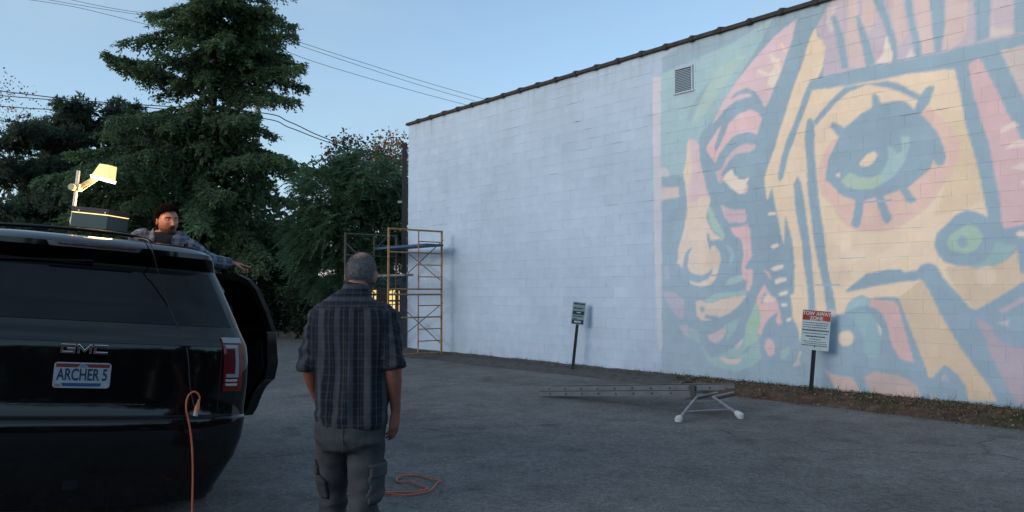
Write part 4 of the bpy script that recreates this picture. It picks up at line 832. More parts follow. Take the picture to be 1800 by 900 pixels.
def cord(name, pts, r, m, label, k=8):
    return tag(MB().tube(spline(pts, k), r, 8).build(name, m, None, smooth=True), label, 'cord')
ORANGE = mat('orange_cord', (.55, .13, .06), .55, noise_=(30, .8, 1.1))
def cords():
    # black lead from the projector, over the spoiler and down the rear glass
    P = [cl(.18, 1.10, 1.93), cl(.24, .70, 1.895), cl(.29, .34, 1.872), cl(.31, .19, 1.835), cl(.33, .15, 1.77), cl(.37, .175, 1.66), cl(.45, .185, 1.45), cl(.54, .14, 1.28), cl(.585, .09, 1.15), cl(.615, .07, .95), cl(.64, .06, .85), cl(.655, .02, .80)]
    cord('projector_lead', P, .0042, mat('black_lead', (.006, .006, .006), .5), 'thin black lead hanging from the roof down the tinted rear window')
    # orange extension: its socket end looped over the bumper step, then down to the ground and away to the coil
    sock = cl(.66, -.02, .80)
    g = lambda x, y: Vector((x, y, ground_z(x, y) + .012))
    root = tag(empty('extension_cord', tuple(sock)), 'orange extension cord hanging from the rear bumper of the black car', 'cord')
    def rel(L): return [q - sock for q in L]
    e1 = cl(.62, -.05, .25); gx, gy = cl(.66, -.16, .0).x, cl(.66, -.16, .0).y
    P = [sock + Vector((-.002, -.004, .03)), cl(.665, -.025, .885), cl(.63, -.03, .92), cl(.595, -.03, .89), cl(.59, -.03, .82), cl(.612, -.03, .74), cl(.640, -.03, .62), cl(.662, -.04, .45), cl(.675, -.06, .25), cl(.68, -.1, .08), g(gx + .02, gy - .03), g(gx + .14, gy - .02), g(-1.55, 5.3), g(-1.3, 5.6)]
    MB().tube(rel(spline(P, 8)), .0058, 8).build('cable', ORANGE, root, smooth=True)
    d = (cl(.652, -.03, .795) - cl(.664, -.022, .87)).normalized(); s0 = cl(.664, -.022, .872)
    MB().tube(rel([s0, s0 + d * .03, s0 + d * .05, s0 + d * .075]), [.007, .011, .016, .017], 12).build('socket', mat('socket_orange', (.55, .16, .07), .5), root, smooth=True)
    MB().tube(rel([s0 + d * .074, s0 + d * .078, s0 + d * .105]), [.017, .0155, .014], 12).build('plug', mat('plug_grey', (.42, .42, .38), .4), root, smooth=True)
    # loose coil on the asphalt behind the walking man
    def gp(px, py): Y = 1.64 * 1400 / (py - 514); q = at(px, py, Y); return Vector((q.x, q.y, ground_z(q.x, q.y) + .012))
    c = gp(700, 855); root = tag(empty('extension_cord', tuple(c)), 'loose coil of orange extension cord lying on the asphalt beyond the man', 'cord')
    P = [gp(597, 842), gp(608, 841), gp(617, 844), gp(618, 852), gp(614, 859), gp(606, 860), gp(602, 866), gp(640, 868), gp(668, 866), gp(692, 863), gp(730, 863), gp(748, 860), gp(750, 855), gp(738, 853), gp(722, 847), gp(702, 846), gp(697, 841), gp(706, 836), gp(726, 834), gp(744, 837), gp(760, 843), gp(773, 842), gp(768, 848), gp(757, 861), gp(738, 865), gp(712, 869), gp(690, 868), gp(668, 865), gp(655, 860)]
    for i, q in enumerate(P): q.z += .004 * (i % 3)
    MB().tube([q - c for q in spline(P, 6)], .007, 8).build('cable', ORANGE, root, smooth=True)
    P = [gp(601, 866), gp(605, 865), gp(604, 870), gp(601, 875)]
    MB().tube([q - c + Vector((0, 0, .008)) for q in spline(P, 4)], [.016] * 12 + [.010], 10).build('plug', mat('plug_white', (.62, .62, .6), .4), root, smooth=True)
cords()

# ------------------------------------------------------------------ ladder propped on its stabiliser legs
def ladder():
    al = mat('ladder_aluminium', (.125, .142, .16), .5, metal=.2, noise_=(6, .75, 1.1)); wh = mat('stabiliser_paint', (.30, .31, .32), .45, noise_=(25, .6, 1.1)); rb = mat('white_rubber', (.66, .66, .64), .7, noise_=(30, .7, 1.05))
    a = at(960, 682, 12.8); a.z = -.045; b_ = at(1283, 684, 10.75)
    root = tag(empty('ladder', tuple(a)), 'aluminium extension ladder lying propped up on its white footed stabiliser legs', 'ladder')
    ax = (b_ - a).normalized(); L = (b_ - a).length; side = ax.cross(Vector((0, 0, 1))).normalized(); up = side.cross(ax).normalized()
    M = Matrix((ax, side, up)).transposed()      # columns: along, side, up
    def P(x, y, z): return M @ Vector((x, y, z))
    # base section (lower) and fly section (upper); rails are channels
    for nm, z, wd, x0, x1 in (('base_rail', -.036, .175, .0, L - .42), ('fly_rail', .036, .15, -.03, L)):
        for s in (-1, 1):
            b = MB(); xc = (x0 + x1) / 2; y = s * wd
            b.box(P(xc, y, z), (x1 - x0, .006, .068), M); b.box(P(xc, y - s * .014, z + .031), (x1 - x0, .03, .006), M); b.box(P(xc, y - s * .014, z - .031), (x1 - x0, .03, .006), M)
            r = b.build(nm, al, root)
            b = MB(); k = x0 + .22
            while k < x1 - .1: b.tube([P(k, y + s * .001, z), P(k, y + s * .012, z)], .013, 8); k += .305
            b.build('rung_ends', mat('rung_end', (.02, .022, .026), .6), r)
        if nm == 'base_rail':
            for s in (-1, 1): MB().box(P((x0 + x1) / 2, s * .168, .0005), (x1 - x0, .010, .012), M).build('section_gap', mat('gap_shade', (.012, .013, .015), .7), root)  # shade in the gap between the two sections, put in as a dark strip
        k = x0 + .22
        while k < x1 - .1:
            MB().tube([P(k, -wd + .004, z), P(k, wd - .004, z)], .016, 8).build('rung', al, root, smooth=True); k += .305
    for s in (-1, 1): MB().box(P(L - .46, s * .183, .0), (.08, .012, .15), M).build('rung_lock', mat('lock_steel', (.05, .055, .06), .5, metal=.4), root, bevel=.004)
    # stabiliser: cross tube under the rails, two splayed legs, a brace, rubber feet
    xs = L - .36; c = P(xs, 0, -.09)
    w0 = a
    f1 = at(1193, 737, 10.12) - w0; f2 = at(1300, 729, 10.45) - w0
    for f in (f1, f2): f.z = LOT + .045 - w0.z
    t1 = P(xs + .02, .30, -.075); t2 = P(xs + .26, .30, -.075)
    MB().tube([P(xs + .02, -.30, -.075), t1], .018, 8).build('stabiliser_bar', wh, root, smooth=True)
    MB().tube([P(xs + .26, -.30, -.075), t2], .018, 8).build('stabiliser_bar', wh, root, smooth=True)
    for t, f in ((t1, f1), (t2, f2)):
        lg = MB().tube([t, t.lerp(f, .55), f], [.016, .018, .02], 8).build('stabiliser_leg', wh, root, smooth=True)
        d = (f - t).normalized()
        MB().tube([f - d * .07, f - d * .02, f + d * .01, f + Vector((0, 0, -.035)) + d * .02], [.026, .046, .05, .04], 12).build('rubber_foot', rb, lg, smooth=True)
    MB().tube([t1.lerp(f1, .68), t2.lerp(f2, .68)], .010, 8).build('stabiliser_brace', wh, root, smooth=True)
    MB().box(P(xs + .06, 0, -.105), (.5, .5, .015), M).build('mount_plate', mat('lock_steel', (.13, .13, .14), .5, metal=.7), root)
ladder()

# ------------------------------------------------------------------ parking signs by the wall
def sign_post(name, label, base, lean, yaw, w, h, zt, build):
    root = tag(empty(name, tuple(base), (0, lean, yaw)), label, 'sign')
    pm = mat('sign_post_green', (.010, .020, .019), .6, noise_=(15, .7, 1.2))
    b = MB(); H = zt - .05
    b.box((0, 0, (H - .2) / 2 - .0), (.028, .012, H + .2)); b.box((-.022, -.008, (H - .2) / 2), (.016, .014, H + .2)); b.box((.022, -.008, (H - .2) / 2), (.016, .014, H + .2))
    b.build('post', pm, root)
    p = MB().box((0, -.022, zt - h / 2), (w, .004, h)).build('panel', mat('sign_white', (.52, .60, .62), .45, noise_=(7, .86, 1.05)) if w > .3 else mat('sign_pale_green', (.20, .29, .31), .45, noise_=(9, .8, 1.1)), root, bevel=.0015)
    for z in (zt - .04, zt - h + .05): MB().lathe([(-.03, .009), (-.0245, .011)], 'y', 10, (0, 0, z)).build('bolt', mat('bolt_steel', (.2, .2, .2), .4, metal=.8), root)
    build(p, w, h, zt); return root
def word_row(par, m, z, x0, x1, hh, wmin=.012, wmax=.045, gap=.006, name='lettering'):
    """a line of print too small to read, as word-shaped marks"""
    b = MB(); x = x0
    while x < x1 - wmin:
        ww = min(random.uniform(wmin, wmax), x1 - x); b.box((x + ww / 2, -.0248, z), (ww, .0007, hh * random.uniform(.8, 1.0))); x += ww + gap
    return b.build(name, m, par)
def signs():
    gm = mat('sign_green', (.010, .035, .038), .45); ink = mat('sign_ink', (.05, .07, .085), .5); wt = mat('sign_print_white', (.55, .6, .6), .5)
    def small(p, w, h, zt):
        def bar(z, hh, x0=-.45, x1=.45, m=gm): MB().box((w * (x0 + x1) / 2, -.0245, z), (w * (x1 - x0), .0008, hh)).build('print', m, p)
        word_row(p, gm, zt - .035, -w * .42, w * .44, .032, .02, .05, .004)
        word_row(p, gm, zt - .125, -w * .42, w * .40, .026, .02, .06, .004)
        bar(zt - .215, .075); word_row(p, wt, zt - .208, -w * .14, w * .22, .022, .012, .03, .004)
        word_row(p, gm, zt - .285, -w * .42, w * .36, .02, .02, .05, .005)
        bar(zt - .395, .085); word_row(p, wt, zt - .395, -w * .26, w * .24, .04, .016, .03, .004); word_row(p, gm, zt - .335, -w * .40, -w * .1, .014, .01, .03, .004)
    b = wp(6.705, -.03, .34); sign_post('parking_sign', 'small green and white parking sign on a leaning dark post', b, R(6.2), R(-8), .255, .45, 1.36, small)
    def tow(p, w, h, zt):
        rd = mat('sign_red', (.40, .065, .028), .5, noise_=(14, .6, 1.2))
        MB().box((0, -.0245, zt - .078), (w * .97, .0008, .15)).build('header', rd, p)
        T = lambda z: Matrix.Translation((0, -.0256, z)) @ Matrix.Rotation(R(90), 4, 'X') @ Matrix.Shear('XZ', 4, (0.0, 0.0))
        text_mesh('lettering', 'TOW AWAY', .078, wt, p, T(zt - .05), .90, bold=.002); text_mesh('lettering', 'ZONE', .072, wt, p, T(zt - .12), .95, bold=.002)
        z = zt - .19
        for hh, g, x0, x1, big in ((.013, .034, -.44, .42, 0), (.013, .034, -.44, .44, 0), (.013, .045, -.44, .38, 0), (.024, .047, -.46, .46, 1), (.013, .045, -.44, .44, 0), (.02, .042, -.34, .34, 1), (.012, .035, -.2, .22, 0), (.010, .03, -.40, .42, 0), (.010, .03, -.36, .42, 0), (.014, .03, -.46, .44, 1)):
            word_row(p, ink, z, x0 * w, x1 * w, hh, .014, .05 if big else .035, .004 if big else .006); z -= g
    b = wp(11.88, -.04, .36); sign_post('parking_sign', 'white tow away sign with red header on a leaning dark post', b, R(5.0), R(-12), .41, .60, 1.29, tow)
signs()

# ------------------------------------------------------------------ scaffold tower at the wall's far corner
def scaffold():
    o = wp(2.02, LOT + .06, .30); ax = -D_W; nx = N_W
    root = tag(empty('scaffold_tower', tuple(o)), 'rusty orange scaffold tower with planks at the far corner of the wall', 'scaffold')
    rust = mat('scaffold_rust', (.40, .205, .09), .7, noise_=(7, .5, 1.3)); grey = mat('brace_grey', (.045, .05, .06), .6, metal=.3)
    pk = mat('plank_blue', (.035, .085, .17), .6, noise_=(10, .6, 1.2)); pw = mat('plank_wood', (.22, .2, .17), .8, noise_=(12, .6, 1.1))
    def P(l, w, z): return ax * l + nx * w + Vector((0, 0, z))
    Lg, Wd = 2.13, 1.52
    for l in (0, Lg):
        for lev in (0, 1):
            z0 = lev * 1.56
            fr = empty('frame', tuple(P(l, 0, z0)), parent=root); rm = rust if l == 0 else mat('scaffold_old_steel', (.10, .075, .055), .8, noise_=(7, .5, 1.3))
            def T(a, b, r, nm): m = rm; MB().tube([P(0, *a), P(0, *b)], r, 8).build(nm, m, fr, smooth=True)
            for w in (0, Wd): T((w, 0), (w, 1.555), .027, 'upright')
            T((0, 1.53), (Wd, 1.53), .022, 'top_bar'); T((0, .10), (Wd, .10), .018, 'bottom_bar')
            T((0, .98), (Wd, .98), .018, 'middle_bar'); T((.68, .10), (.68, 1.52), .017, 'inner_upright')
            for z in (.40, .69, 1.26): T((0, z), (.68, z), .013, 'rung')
    for w in (0, Wd):
        for lev in (0, 1):
            z0 = lev * 1.56; e = .03 * (1 if w else -1)
            for za, zb in ((.28, 1.32), (1.32, .28)):
                MB().tube([P(0, w + e, z0 + za), P(Lg, w + e, z0 + zb)], .012, 6).build('cross_brace', grey, root, smooth=True); e *= 1.6
    for i, w in enumerate((.18, .46)):
        MB().box(P(Lg / 2, w, 2.74), (Lg + .3, .26, .055), Matrix((ax, nx, Vector((0, 0, 1)))).transposed()).build('plank', pk, root, bevel=.006)
    MB().box(P(Lg / 2 + .1, .95, 2.0), (Lg + .2, .26, .05), Matrix((ax, nx, Vector((0, 0, 1)))).transposed()).build('plank', pw, root, bevel=.006)
    for l in (0, Lg):
        for w in (0, Wd): MB().lathe([(-.06, .06), (-.05, .06), (-.045, .02), (.0, .02)], 'z', 10, tuple(P(l, w, 0))).build('base_plate', rust, root)
scaffold()

# conduit mast standing by the far corner of the wall
def mast():
    q = wp(-.16, 0, .02); root = tag(empty('conduit_mast', (q.x, q.y, LOT)), 'dark service mast with small insulators at the wall far corner', 'mast')
    m = mat('mast_dark', (.012, .013, .016), .7, noise_=(4, .6, 1.3))
    MB().box((0, 0, 2.85), (.13, .13, 5.7)).build('mast_post', m, root, bevel=.01)
    MB().box((-.01, -.02, .95), (.2, .2, 1.95)).build('meter_casing', mat('casing_grey', (.05, .055, .06), .7), root, bevel=.015)
    for z in (5.5, 5.25): MB().lathe([(-.04, .03), (-.02, .05), (.0, .03), (.02, .05), (.04, .02)], 'z', 10, (.10, -.06, z)).build('insulator', mat('insulator_white', (.4, .4, .4), .3), root, smooth=True)
    MB().box((-.1, -.02, 4.1), (.16, .03, .06)).build('bracket', mat('casing_pale', (.3, .32, .34), .6), root)
mast()

# ------------------------------------------------------------------ foliage
class Kites:
    """leaf-sized kite faces gathered into one crown"""
    def __init__(self): self.B = []; self.D = []; self.S = []; self.L = []; self.Wd = []; self.C = []
    def add(self, B, D, S, L, W_, C):
        n = len(B); self.B.append(B); self.D.append(D); self.S.append(S)
        self.L.append(np.broadcast_to(L, (n,)).copy()); self.Wd.append(np.broadcast_to(W_, (n,)).copy()); self.C.append(np.broadcast_to(C, (n, 3)).copy())
    def build(self, name, m, parent):
        B, D, S = (np.concatenate(q) for q in (self.B, self.D, self.S)); L = np.concatenate(self.L)[:, None]; W_ = np.concatenate(self.Wd)[:, None]; C = np.concatenate(self.C)
        D /= np.linalg.norm(D, axis=1, keepdims=True) + 1e-9; S = S - D * (S * D).sum(1, keepdims=True); S /= np.linalg.norm(S, axis=1, keepdims=True) + 1e-9
        N_ = np.cross(D, S); n = len(B)
        V = np.stack([B, B + D * L * .45 + S * W_ - N_ * W_ * .25, B + D * L, B + D * L * .45 - S * W_ - N_ * W_ * .25], 1).reshape(-1, 3)
        F = np.arange(4 * n).reshape(n, 4); return fast_mesh(name, V, F, m, parent, col=np.repeat(C, 4, 0))
def leafmat(name, rough=.55, trans=.45):
    m = mat(name, (.04, .08, .04), rough, spec=.22, attr='tint'); nt = m.node_tree; b = nt.nodes['Principled BSDF']; out = nt.nodes['Material Output']
    tr = nt.nodes.new('ShaderNodeBsdfTranslucent'); mx = nt.nodes.new('ShaderNodeMixShader'); mx.inputs[0].default_value = trans
    at_ = next(n for n in nt.nodes if n.type == 'ATTRIBUTE'); nt.links.new(at_.outputs['Color'], tr.inputs['Color'])
    nt.links.new(b.outputs[0], mx.inputs[1]); nt.links.new(tr.outputs[0], mx.inputs[2]); nt.links.new(mx.outputs[0], out.inputs['Surface']); return m
LEAF = leafmat('leaf'); BARK = mat('bark', (.045, .036, .03), .95, noise_=(6, .5, 1.4), bump=(18, 1, .03)); NEEDLE = leafmat('needle', .65)
def unit(v): return v / (np.linalg.norm(v, axis=-1, keepdims=True) + 1e-9)
UP = np.array((0, 0, 1.0))

def limb_curve(z0, az, ln, rise, droop, n=14, tipup=.25):
    t = np.linspace(0, 1, n); h = np.array((math.cos(az), math.sin(az), 0))
    z = z0 + rise * t - droop * t ** 2 + tipup * t ** 5 * droop; wob = .06 * ln * np.sin(t * 5 + az * 3) * t
    return np.outer(ln * t, h) + np.outer(wob, np.array((-h[1], h[0], 0))) + np.outer(z, UP), h

def spruce_limb(K, Wd, z0, az, ln, rise, droop, base_col, start=.18, dens=1.0, tw=1.0):
    P, h = limb_curve(z0, az, ln, rise, droop); side = np.array((-h[1], h[0], 0))
    Wd.append(([tuple(q) for q in P], [.05 * (1 - .85 * i / 13) * min(1, ln / 3) + .006 for i in range(14)]))
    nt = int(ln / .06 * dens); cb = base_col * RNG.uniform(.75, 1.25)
    for k in range(nt):
        t = start + (1 - start) * (k + RNG.random()) / nt; q = np.array([np.interp(t, np.linspace(0, 1, 14), P[:, c]) for c in range(3)])
        lt = (.30 + .40 * ln * .35 * (1 - t) ** .7) * RNG.uniform(.55, 1.2) * tw; s = 1 if k % 2 else -1
        d = unit(side * s * RNG.uniform(.5, 1.0) + h * RNG.uniform(.35, .9) - UP * RNG.uniform(.1, 1.25))
        m = max(8, int(lt / .0155)); tt = (np.arange(m) + RNG.random(m)) / m
        B = q + np.outer(tt * lt, d) - np.outer((tt ** 2) * lt * .35, UP)
        a = RNG.uniform(-1, 1, (m, 1)); lat = unit(np.cross(d, UP)); D = d * .7 + lat * a + UP * RNG.uniform(-.7, .6, (m, 1)); B = B + RNG.normal(0, .045, (m, 3))
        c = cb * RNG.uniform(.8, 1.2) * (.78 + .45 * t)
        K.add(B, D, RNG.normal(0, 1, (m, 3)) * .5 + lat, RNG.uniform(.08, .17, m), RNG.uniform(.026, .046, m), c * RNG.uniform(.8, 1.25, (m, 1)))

def wood(name, segs, m, parent, n=6):
    b = MB()
    for pts, r in segs: b.tube(pts, r, n, caps=False)
    return b.build(name, m, parent, smooth=True)

def spruce(X, Y):
    z = LOT + .2; root = tag(empty('spruce_tree', (X, Y, z)), 'tall dark green spruce with a ragged upper crown behind the lot', 'tree')
    K = Kites(); Wd = []; col = np.array((.085, .135, .068))
    trunk = [(0, 0, -.3), (.05, 0, 3), (.0, .05, 8), (.25, .05, 12), (.35, 0, 17.2)]
    zz = 1.2; i = 0
    def ctr(q): return np.interp(q, [0, 8, 12, 17.2], [0, 0, .25, .35])
    while zz < 16.9:
        if zz < 8.6: ln = np.interp(zz, [1.2, 3, 5.5, 7.4, 8.8], [3.7, 4.3, 4.2, 3.7, 2.3])
        elif zz < 9.7: ln = 1.3
        else: ln = np.interp(zz, [9.7, 11, 13, 16.9], [2.2, 2.8, 2.6, .6])
        az = i * 2.399 + RNG.normal(0, .35); l = ln * RNG.uniform(.55, 1.22) * (1.22 if math.cos(az) < -.2 and 2.5 < zz < 8.2 else 1)
        if math.sin(az) > .2 and zz < 8 and i % 3 == 0: zz += .04; i += 1; continue      # a little thinner at the back
        spruce_limb(K, Wd, zz, az, l, l * RNG.uniform(.05, .5), l * RNG.uniform(.3, .85), col, .14 if zz < 8.6 else .22)
        Wd[-1] = ([(p[0] + ctr(zz), p[1], p[2]) for p in Wd[-1][0]], Wd[-1][1]); zz += .085 if zz < 8.6 else (.14 if zz < 9.8 else .075); i += 1
    # needles round the bole, so that the lower crown is closed
    nf = 9000; zf = RNG.uniform(.8, 8.4, nf); rf = np.interp(zf, [.8, 3, 8.4], [2.8, 3.1, 1.7]) * np.sqrt(RNG.uniform(.02, 1, nf)); af = RNG.uniform(0, 6.283, nf)
    K.add(np.stack([rf * np.cos(af), rf * np.sin(af), zf], 1), RNG.normal(0, 1, (nf, 3)) - UP * .6, RNG.normal(0, 1, (nf, 3)), RNG.uniform(.2, .36, nf), RNG.uniform(.05, .09, nf), col * RNG.uniform(.6, 1.1, (nf, 1)))
    nf = 3600; zf = RNG.uniform(9.4, 16.2, nf); rf = np.interp(zf, [9.4, 11, 16.2], [.9, 1.5, .4]) * np.sqrt(RNG.uniform(.02, 1, nf)); af = RNG.uniform(0, 6.283, nf)
    K.add(np.stack([rf * np.cos(af), rf * np.sin(af), zf], 1), RNG.normal(0, 1, (nf, 3)) - UP * .6, RNG.normal(0, 1, (nf, 3)), RNG.uniform(.15, .28, nf), RNG.uniform(.035, .06, nf), col * RNG.uniform(.6, 1.1, (nf, 1)))
    nk = len(K.B)
    # the long limbs of the ragged upper crown
    for zz, az, l, rise, dr, st in ((8.9, 3.05, 4.3, 2.6, .7, .55), (9.2, 2.8, 3.6, 2.1, .5, .5), (9.0, 3.3, 3.2, 1.9, .5, .5), (10.4, .05, 3.6, 1.0, 1.3, .25), (10.2, .35, 3.7, .6, 1.3, .3), (9.5, -.15, 3.7, .5, 1.6, .3), (11.3, -.1, 3.5, 1.2, 1.4, .25), (12.3, .2, 3.2, .6, 1.0, .25), (9.2, -.5, 3.2, .4, 1.3, .3), (11.0, .4, 3.0, 1.0, 1.2, .25), (12.6, -.4, 3.0, .4, 1.0, .25), (9.9, -.2, 3.9, 1.2, 1.4, .45), (10.8, -1.2, 2.6, .5, .9, .2), (11.6, -2.0, 2.4, .5, .9, .2)):
        spruce_limb(K, Wd, zz, az, l, rise, dr, col, st, 1.25, .9)
    sub = K.B
    for j in range(nk): K.B[j][:, 0] += np.interp(K.B[j][:, 2], [0, 8, 12, 17.2], [0, 0, .25, .35])
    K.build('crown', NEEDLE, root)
    tr = MB().tube(spline(trunk, 6), np.linspace(.30, .05, 25).tolist(), 12).build('trunk', BARK, root, smooth=True)
    wood('limbs', Wd, BARK, tr, 5)
_s = at(365, 540, 31.0); spruce(_s.x, 31.0)

def pine(X, Y, H, name, label, limbs, col):
    root = tag(empty(name, (X, Y, LOT + .2)), label, 'tree'); K = Kites(); Wd = []
    for zz, az, l, rise, dr in limbs:
        P, h = limb_curve(zz, az, l, rise, dr); side = np.array((-h[1], h[0], 0)); Wd.append(([tuple(q) for q in P], [.07 * (1 - .85 * i / 13) + .008 for i in range(14)])); cb = col * RNG.uniform(.75, 1.2)
        for k in range(int(l * 70)):
            t = RNG.uniform(.22, 1.0); q = np.array([np.interp(t, np.linspace(0, 1, 14), P[:, c]) for c in range(3)]); s = RNG.uniform(-1, 1)
            q = q + side * s * l * .26 * (1.15 - t * .6) + h * RNG.uniform(-.15, .3) + UP * RNG.normal(.08, .22)
            m = 16; d = RNG.normal(0, 1, (m, 3)) + h * .5 + side * s * .4 + UP * .3
            K.add(q + RNG.normal(0, .05, (m, 3)), d, RNG.normal(0, 1, (m, 3)), RNG.uniform(.14, .28, m), RNG.uniform(.022, .042, m), cb * RNG.uniform(.7, 1.25) * RNG.uniform(.85, 1.15, (m, 1)))
    K.build('crown', NEEDLE, root)
    tr = MB().tube([(0, 0, -.3), (.1, 0, H * .5), (0, 0, H)], [.26, .19, .06], 10).build('trunk', BARK, root, smooth=True); wood('limbs', Wd, BARK, tr, 5)
_p = at(165, 540, 36.0)
_l = []
for i in range(46):
    zz = 1.8 + i * .175; az = [3.14, 2.6, 3.6, -.3, 4.4, .5, 2.9, -.7][i % 8] + random.gauss(0, .2); left = math.cos(az) < -.3
    _l.append((zz, az, (random.uniform(3.0, 4.3) if left and 2.4 < zz < 9 else random.uniform(2.2, 3.6)) * (1 if zz < 8.4 else .62), .5, .9))
pine(_p.x, 36.0, 9.3, 'pine_tree', 'dark layered pine with long level branches at the left edge', _l, np.array((.080, .120, .085)))

def broadleaf(name, label, X, Y, H, blobs, col, n, size=(.07, .12), compound=0, trunk_r=.12, group=None, shape=.0):
    root = tag(empty(name, (X, Y, LOT + .15)), label, 'tree' if H > 3.2 else 'shrub', group); K = Kites(); Wd = []
    tot = sum(b[3] * b[4] * b[5] for b in blobs); 
    for (bx, by, bz, rx, ry, rz) in blobs:
        m = int(n * rx * ry * rz / tot); rad = np.array((rx, ry, rz)); ctr = np.array((bx, by, bz))
        d = unit(RNG.normal(0, 1, (m, 3))); r = RNG.uniform(.35, 1.0, (m, 1)) ** .6
        ph = np.array([noise.noise(Vector(q * 2.2 + ctr)) for q in d])[:, None]; r = r * (1 + .35 * ph); P = ctr + d * r * rad
        keep = np.array([noise.noise(Vector(q * 1.6)) for q in P]) > -.28 + shape; P = P[keep]; d = d[keep]; m = len(P)
        c = col * RNG.uniform(.7, 1.3, (m, 1)) * (1 + .25 * np.array([noise.noise(Vector(q * .9 + Vector((7, 0, 0)))) for q in P])[:, None])
        if not compound:
            D = d * .6 + RNG.normal(0, .6, (m, 3)) - UP * .25; K.add(P, D, RNG.normal(0, 1, (m, 3)) + UP * .3, RNG.uniform(*size, m) * 1.6, RNG.uniform(*size, m) * .5, c)
        else:
            for q, dd, cc in zip(P, d, c):
                L = RNG.uniform(.38, .66); ax = unit(dd * np.array((1, 1, .3)) + RNG.normal(0, .35, 3) + UP * .12); k = 11; t = np.linspace(.12, 1, k)
                sp = q + np.outer(t * L, ax) - np.outer(t ** 2 * L * .62, UP); lat = unit(np.cross(ax, UP) + RNG.normal(0, .12, 3))
                for s in (-1, 1):
                    K.add(sp, lat * s + ax * .45 - UP * .38 + RNG.normal(0, .1, (k, 3)), ax + RNG.normal(0, .15, (k, 3)), (.175 - .05 * t) * RNG.uniform(.85, 1.15), .025, cc * RNG.uniform(.88, 1.12, (k, 1)))
        Wd.append(([(0, 0, max(.1, bz * .25)), (bx * .4, by * .4, bz * .65), (bx, by, bz)], [trunk_r * .55, trunk_r * .35, trunk_r * .12]))
        for e in range(4):
            a = RNG.uniform(0, 6.3); Wd.append(([(bx * .7, by * .7, bz * .85), (bx + rx * .7 * math.cos(a), by + ry * .7 * math.sin(a), bz + rz * RNG.uniform(-.1, .6))], [trunk_r * .22, .008]))
    K.build('crown', LEAF, root)
    tr = MB().tube([(0, 0, -.3), (.03, 0, H * .3), (0, .02, H * .6)], [trunk_r, trunk_r * .8, trunk_r * .4], 10).build('trunk', BARK, root, smooth=True); wood('limbs', Wd, BARK, tr, 5)
    return root
_a = at(622, 560, 26.0)
broadleaf('ailanthus_tree', 'green tree with long drooping compound leaves beside the pale wall', _a.x, 26.0, 6.2,
    [(-.7, -.2, 4.6, 1.1, 1.2, 1.15), (.5, -.3, 4.9, 1.15, 1.2, 1.1), (1.2, -.1, 4.0, 1.0, 1.1, 1.1), (-.1, -.6, 3.4, 1.3, 1.1, 1.0), (-1.2, -.3, 3.2, .95, 1.0, 1.0), (.9, -.4, 2.7, 1.0, .9, .8), (-.5, -.4, 2.2, 1.2, .9, .8), (0, .2, 5.5, .7, .8, .7)],
    np.array((.088, .160, .095)), 3800, compound=1, trunk_r=.13)
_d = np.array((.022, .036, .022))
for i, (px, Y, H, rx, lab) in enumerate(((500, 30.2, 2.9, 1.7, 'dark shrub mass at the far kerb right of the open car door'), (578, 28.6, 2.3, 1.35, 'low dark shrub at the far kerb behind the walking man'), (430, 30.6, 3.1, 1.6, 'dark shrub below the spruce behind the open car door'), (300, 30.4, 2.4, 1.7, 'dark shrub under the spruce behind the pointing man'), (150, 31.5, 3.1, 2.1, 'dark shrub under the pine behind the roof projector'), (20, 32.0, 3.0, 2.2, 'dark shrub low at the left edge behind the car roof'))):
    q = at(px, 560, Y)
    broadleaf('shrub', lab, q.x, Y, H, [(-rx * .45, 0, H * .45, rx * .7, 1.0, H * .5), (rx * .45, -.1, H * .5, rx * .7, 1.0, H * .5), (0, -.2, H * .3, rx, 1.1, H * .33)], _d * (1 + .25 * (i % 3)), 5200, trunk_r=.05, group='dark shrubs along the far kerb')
# trees further off
for (px, Y, H, rx, col, lab, n) in ((-22, 37, 12.0, 2.4, (.24, .14, .075), 'sparse brown autumn tree cut off by the left edge', 2400), (680, 58, 13.6, 2.6, (.26, .15, .06), 'distant orange autumn treetop next to the wall corner', 4200), (600, 56, 13.0, 2.6, (.075, .07, .045), 'distant brownish treetop above the drooping green tree', 4200), (645, 62, 13.6, 3.0, (.16, .11, .06), 'distant tan treetop between the brownish and the orange ones', 3800)):
    q = at(px, 560, Y)
    broadleaf('autumn_tree', lab, q.x, Y, H, [(-rx * .4, 0, H * .62, rx * .8, rx * .7, H * .28), (rx * .4, .2, H * .7, rx * .75, rx * .7, H * .27), (0, 0, H * .84, rx * .6, rx * .6, H * .16)], np.array(col), n, (.06, .1) if Y < 40 else (.12, .2), trunk_r=.1 if Y < 40 else .2, shape=.16 if Y < 40 else 0)
